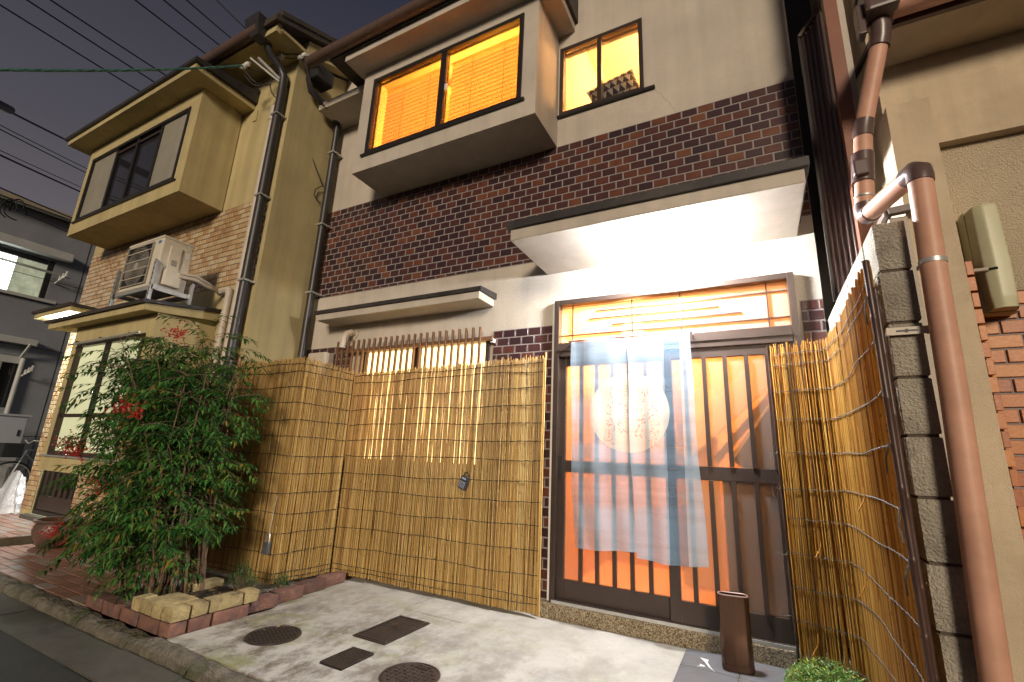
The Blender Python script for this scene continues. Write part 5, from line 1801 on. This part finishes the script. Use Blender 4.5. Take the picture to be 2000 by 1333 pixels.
for i in range(17):
    cu_.f.append((2 * i, 2 * i + 2, 2 * i + 3, 2 * i + 1))
cu_.build("curtain", emis("backlit_curtain", (0.60, 0.62, 0.42), 0.5, 0.4, 6), gw)
MB().box(GX - 0.075, GX - 0.065, 2.10, 2.35, 4.45, 5.05).build("hanging_coat", M_GREY, gw)
MB().box(GX, GX + 0.22, 1.5, 4.30, 5.30, 5.50).build("shutter_box", M_GREY_L, gh, 0.02)
MB().box(GX, GX + 0.08, 1.5, 4.25, 4.20, 4.27).build("window_sill", M_GREY_L, gh)
MB().box(GX, GX + 0.25, 0.8, 4.1, 3.10, 3.24).build("ledge", M_GREY_L, gh)
for yy in (3.95,):
    MB().bar((GX + 0.02, yy, 2.80), (GX + 0.35, yy + 0.02, 3.12), 0.04, 0.06).build("ledge_bracket", M_GREY_L, gh)
    MB().tube([(GX + 0.05, 4.0, 2.8), (GX + 0.05, 4.0, 1.2)], 0.05, 10).build("rain_pipe", M_GREY_L, gh, smooth=True)
sh = MB().box(GX - 0.06, GX - 0.02, 1.6, 4.02, 2.68, 2.85).build("shutter_window", M_GREY_L, gh)
for i in range(26):
    z = 1.67 + i * 0.039
    MB().box(GX - 0.07, GX - 0.045 + 0.012, 1.65, 3.70, z, z + 0.034).build("shutter_slat", mat("shutter_green_grey", (0.30, 0.31, 0.26), 0.5) if i == 0 else bpy.data.materials["shutter_green_grey"], sh)
MB().box(GX - 0.11, GX - 0.10, 3.70, 4.02, 1.66, 2.68).build("dark_pane", M_DARKGLASS, sh)
Bx("meter_box", M_GREY, gh, GX, GX + 0.12, 4.68, 5.05, 2.12, 2.72, 0.01)
for (y0, z0) in ((4.15, 4.72), (4.05, 2.38)):
    b0 = MB().bar((GX, y0, z0), (GX + 0.55, y0, z0 + 0.12), 0.03, 0.03).build("pole_bracket", M_WHITE, gh)
    for q in range(3):
        MB().bar((GX + 0.18 + q * 0.17, y0, z0 + 0.03 + q * 0.037), (GX + 0.22 + q * 0.17, y0, z0 + 0.16 + q * 0.037), 0.03, 0.03).build("hook", M_WHITE, b0)
for dz in (0.16, 0.04):
    MB().tube([(GX + 0.35 - dz, 1.0, 4.86 + dz * 0.5), (GX + 0.35 - dz, 4.3, 4.84 + dz * 0.5)], 0.016, 8).build("drying_pole", M_GALV, gh, smooth=True)

cb = thing("storage_cabinet", (-13.6, 3.4, 0), "grey metal storage cabinet on legs standing before the grey house", "cabinet")
M_CAB = mat("cabinet_grey", (0.36, 0.37, 0.39), 0.5, 0.08, 3)
Bx("body", M_CAB, cb, -14.3, -13.6, 2.6, 3.98, 0.52, 1.45)
Bx("top", M_CAB, cb, -14.33, -13.56, 2.57, 4.02, 1.451, 1.49)
for y in (2.63, 3.08, 3.54):
    d_ = MB().box(-13.599, -13.58, y, y + 0.43, 0.55, 1.42).build("door", M_CAB, cb, 0.004)
    MB().box(-13.579, -13.565, y + 0.33, y + 0.36, 1.05, 1.18).build("handle", M_BLACK, d_)
for (x, y) in ((-13.68, 3.85), (-14.2, 3.85), (-13.68, 2.75)):
    Bx("leg", M_GREY_L, cb, x - 0.05, x + 0.05, y - 0.05, y + 0.05, -0.081, 0.519)
Bx("base_rail", M_GREY_L, cb, -14.28, -13.62, 2.62, 3.96, 0.44, 0.518)

# bicycle beyond the corner
bi = thing("bicycle", (-12.6, 3.75, -0.08), "bicycle with a saddle parked between the cabinet and the ochre house", "bicycle")
BXx = -12.6


def wheel(y, zc=0.25, r=0.32):
    w = MB().tube([(BXx, y + r * math.cos(a * PI / 16), zc + r * math.sin(a * PI / 16)) for a in range(32)], 0.018, 8, closed=True).build("wheel", M_BLACK, bi, smooth=True)
    MB().tube([(BXx, y + (r - .025) * math.cos(a * PI / 16), zc + (r - .025) * math.sin(a * PI / 16)) for a in range(32)], 0.008, 6, closed=True).build("rim", M_GALV, w, smooth=True)
    sp = MB()
    for a in range(14):
        sp.tube([(BXx, y, zc), (BXx, y + (r - .02) * math.cos(a * PI / 7), zc + (r - .02) * math.sin(a * PI / 7))], 0.003, 3, cap=False)
    sp.build("spokes", M_GALV, w)


wheel(3.66)
wheel(4.70)
fr = MB()
for a, b in (((3.66, 0.25), (3.80, 0.80)), ((3.80, 0.72), (4.25, 0.25)), ((3.82, 0.80), (4.42, 0.72)), ((4.25, 0.25), (4.48, 0.80)), ((4.25, 0.25), (4.70, 0.25)), ((4.44, 0.70), (4.70, 0.25))):
    fr.tube([(BXx, a[0], a[1]), (BXx, b[0], b[1])], 0.018, 8)
fr.build("frame", M_GALV, bi, smooth=True)
MB().tube([(BXx - 0.28, 3.95, 0.97), (BXx - 0.2, 3.80, 0.98), (BXx, 3.80, 0.92), (BXx + 0.2, 3.80, 0.98), (BXx + 0.28, 3.95, 0.97)], 0.014, 8).build("handlebar", M_GALV, bi, smooth=True)
MB().box(BXx - 0.09, BXx + 0.09, 4.40, 4.66, 0.83, 0.90).build("saddle", M_BLACK, bi, 0.03)
MB().box(BXx - 0.17, BXx + 0.17, 3.42, 3.70, 0.66, 0.92).build("basket", M_BLACK, bi, 0.01)

# silver cover over a parked bicycle
cv = MB()
nx, nz = 22, 16
rc = random.Random(8)
for k in range(nz + 1):
    t = k / nz
    for i in range(nx + 1):
        a = PI * i / nx
        w = 0.36 * (math.sin(min(1, t * 1.15) * PI / 2) ** 0.5)
        rad = 0.30 + 0.06 * math.sin(5 * a + 3 * t)
        y = 2.58 + 0.34 * (1 - t) * math.cos(a) + 0.05 * math.sin(a * 7 + t * 4) * (1 - t)
        x = -9.0 + 0.52 * math.cos(a + 0.3) * (1 - 0.45 * t) - 0.10 * t
        x = -8.95 - 0.42 * math.cos(a) * (1 - 0.5 * t)
        y = 2.72 - (0.22 * math.sin(a) + 0.03 * math.sin(9 * a + 5 * t)) * (1 - 0.75 * t)
        z = 0.08 + 0.52 * t * (0.75 + 0.25 * math.sin(a)) + 0.012 * math.sin(13 * a + 9 * t)
        cv.v.append((x, y, z))
for k in range(nz):
    for i in range(nx):
        a = k * (nx + 1) + i
        cv.f.append((a, a + 1, a + nx + 2, a + nx + 1))
o = cv.build("bicycle_cover", mat("silver_cover_sheet", (0.52, 0.51, 0.54), 0.32, 0.15, 10, metal=0.35, bump=0.5, bscale=12, bdist=0.03), None, smooth=True)
tag(o, "crumpled silver sheet covering something low at the left edge of the tiled step", "cover")

# ------------------------------------------------------------------ overhead cables
M_CABLE = mat("black_cable", (0.010, 0.010, 0.012), 0.6, 0.1, 5)
M_CABLE_G = mat("green_twisted_cable", (0.05, 0.16, 0.14), 0.45, 0.3, 20)


def cable(a, b, sag, r, label, name="overhead_cable", matl=None, n=24, group="overhead cables"):
    a, b = Vector(a), Vector(b)
    pts = []
    for i in range(n + 1):
        t = i / n
        p = a.lerp(b, t)
        p.z -= sag * 4 * t * (1 - t)
        pts.append(tuple(p))
    o = MB().tube(pts, r, 6).build(name, matl or M_CABLE, None, smooth=True)
    return tag(o, label, "cable", group)


cs = [((-9.70, 1.18, 7.43), (-10.6, 3.46, 8.0), "first of the black cables, crossing the sky from the top left corner"),
      ((-9.29, 1.38, 7.49), (-10.3, 3.56, 8.18), "second black cable from the top left corner of the sky"),
      ((-8.98, 1.54, 7.51), (-10.15, 3.59, 8.37), "third black cable from the top left corner of the sky"),
      ((-7.84, 2.14, 7.56), (-9.32, 3.92, 8.77), "fourth black cable, running down to the ochre house gutter"),
      ((-7.46, 2.33, 7.58), (-9.05, 4.02, 8.94), "fifth black cable, above the ochre house gutter"),
      ((-7.15, 2.50, 7.59), (-8.79, 4.12, 9.05), "sixth black cable, close to the one beside it above the gutter")]
for a, b, lab in cs:
    a, b = Vector(a), Vector(b)
    d = b - a
    cable(a - d * 0.8, b + d * 1.3, 0.05, 0.0125, lab)
a, b = Vector((-6.75, 2.70, 7.61)), Vector((-4.52, 2.52, 5.36))
cable(a + (a - b) * 0.8, b, 0.04, 0.010, "black service cable dropping to the insulators at the ochre house corner")
lowc = [((-9.85, 1.63, 5.59), (-11.93, 3.19, 6.45), 0.010, "thin upper cable of the pair left of the boxed bay"),
        ((-9.86, 1.60, 5.66), (-11.96, 3.14, 6.56), 0.008, "thin lower cable of the pair left of the boxed bay"),
        ((-9.88, 1.72, 5.21), (-11.97, 3.29, 6.02), 0.016, "thick cable with clips running level with the boxed bay window"),
        ((-9.88, 1.71, 5.28), (-11.97, 3.26, 6.12), 0.007, "messenger wire just above the thick clipped cable"),
        ((-9.82, 1.54, 5.92), (-11.99, 3.01, 6.96), 0.018, "thick black cable leaving a splice case below the bay eave"),
        ((-9.9, 1.86, 4.72), (-12.0, 3.40, 5.42), 0.012, "cable crossing in front of the grey house wall"),
        ((-9.9, 1.90, 4.5), (-12.0, 3.45, 5.1), 0.010, "lowest cable crossing in front of the grey house wall")]
for a, b, r, lab in lowc:
    a, b = Vector(a), Vector(b)
    d = b - a
    cable(a - d * 0.7, b + d * 1.6, 0.04, r, lab)
a, b = Vector((-9.82, 1.54, 5.92)), Vector((-11.99, 3.01, 6.96))
o = MB().tube([a.lerp(b, t) for t in (-0.5, -0.48, 0.10, 0.12)], [0.03, 0.065, 0.065, 0.03], 12).build("splice_case", M_BLACK, None, smooth=True)
tag(o, "black cylindrical splice case on the cable at the left edge", "splice case")
cc = thing("cable_coil", (-15.37, 3.05, 5.35), "loops of slack black cable on the wires before the grey house", "cable", "overhead cables")
rk = random.Random(19)
for i in range(6):
    c0 = Vector((-15.30 + rk.uniform(-.1, .1) + 3.6, 2.85 + rk.uniform(-.25, .25) - 0.55, 5.35 + rk.uniform(-.1, .1) - 0.35))
    rx_, rz_ = rk.uniform(.08, .2), rk.uniform(.10, .22)
    MB().tube([(c0.x + 0.02 * math.sin(a), c0.y + rx_ * math.cos(a * PI / 10), c0.z + rz_ * math.sin(a * PI / 10)) for a in range(rk.randint(13, 19))], 0.012, 5).build("cable_end", M_CABLE, cc, smooth=True)
# twisted green service drop
g0, g1 = Vector((-4.30, 0.15, 3.03)), Vector((-4.70, 2.24, 5.10))
tw = MB()
for k in range(3):
    pts = []
    for i in range(150):
        t = i / 149
        p = g0.lerp(g1, t)
        p.z -= 0.05 * 4 * t * (1 - t)
        a = i * 0.42 + k * 2 * PI / 3
        pts.append((p.x + 0.007 * math.cos(a), p.y, p.z + 0.007 * math.sin(a)))
    tw.tube(pts, 0.0065, 5)
o = tw.build("twisted_cable", M_CABLE_G, None, smooth=True)
tag(o, "twisted dark green service cable sagging across the sky to the eave", "cable", "overhead cables")


def insulators(c, label, d=(1, 0, 0)):
    t = thing("cable_insulators", c, label, "insulator", "cable insulators")
    d = Vector(d).normalized()
    for k in (-0.035, 0.035):
        p = Vector(c) + d * k
        MB().tube([p - d * 0.026, p - d * 0.022, p - d * 0.008, p, p + d * 0.008, p + d * 0.022, p + d * 0.026], [0.012, 0.024, 0.026, 0.016, 0.026, 0.024, 0.012], 12).build("insulator", M_PORCELAIN, t, smooth=True)
    MB().tube([Vector(c) - d * 0.10, Vector(c) + d * 0.10], 0.005, 6).build("pin", M_GALV, t)
    return t


insulators((-4.68, 2.26, 5.11), "white porcelain insulators at the end of the green cable")
insulators((-4.50, 2.50, 5.36), "white porcelain insulators above the black downpipe")
insulators((-4.24, 2.60, 5.36), "white porcelain insulators between the two eaves")
br = thing("cable_bracket", (-4.1, 2.65, 5.36), "grey steel bracket arm holding cables between the two house eaves", "bracket")
MB().bar((-4.22, 2.60, 5.37), (-3.70, 2.68, 5.13), 0.03, 0.03).build("arm", M_GALV, br)
MB().bar((-4.60, 2.33, 5.24), (-4.46, 2.58, 5.06), 0.03, 0.03).build("arm", M_GALV, br)
MB().bar((-4.66, 2.28, 5.22), (-4.44, 2.56, 5.02), 0.02, 0.02).build("arm", M_GALV, br)
cl = thing("cable_bundle", (-4.6, 2.45, 5.1), "tangle of black cable ends hanging at the ochre house corner", "cable", "overhead cables")
rw = random.Random(4)
for (p0, p1, dip) in (((-4.66, 2.27, 5.10), (-4.52, 2.50, 5.33), 0.10), ((-4.70, 2.27, 5.08), (-4.55, 2.50, 5.02), 0.09), ((-4.72, 2.30, 5.03), (-4.52, 2.52, 5.14), 0.14), ((-4.48, 2.50, 5.36), (-4.26, 2.60, 5.36), 0.02), ((-4.47, 2.50, 5.38), (-4.24, 2.61, 5.38), -0.02), ((-4.24, 2.62, 5.34), (-4.20, 3.0, 4.95), 0.08), ((-4.22, 2.62, 5.34), (-4.18, 2.98, 4.93), 0.12), ((-4.58, 2.50, 5.02), (-4.50, 2.55, 4.86), 0.03)):
    p0, p1 = Vector(p0), Vector(p1)
    pts = []
    for i in range(11):
        t = i / 10
        q = p0.lerp(p1, t)
        q.z -= dip * 4 * t * (1 - t)
        q.x += rw.uniform(-.004, .004)
        pts.append(tuple(q))
    MB().tube(pts, 0.006, 6).build("cable_end", M_CABLE, cl, smooth=True)
cable((-4.49, 2.49, 5.33), (-4.312, 3.18, 4.05), 0.02, 0.006, "thin cable slanting down the ochre side wall to the black pipe")
MB_l = MB().tube([(-4.312, 3.16, 4.05), (-4.325, 3.10, 3.98), (-4.325, 3.09, 3.90), (-4.318, 3.14, 3.85), (-4.312, 3.19, 3.84)], 0.006, 6)
MB_l.build("cable_end", M_CABLE, cl, smooth=True)
hb = MB().box(-4.30, -4.10, 2.72, 2.95, 5.16, 5.34)
hb.build("rain_hopper", M_PIPE_BLACK, house, 0.02)
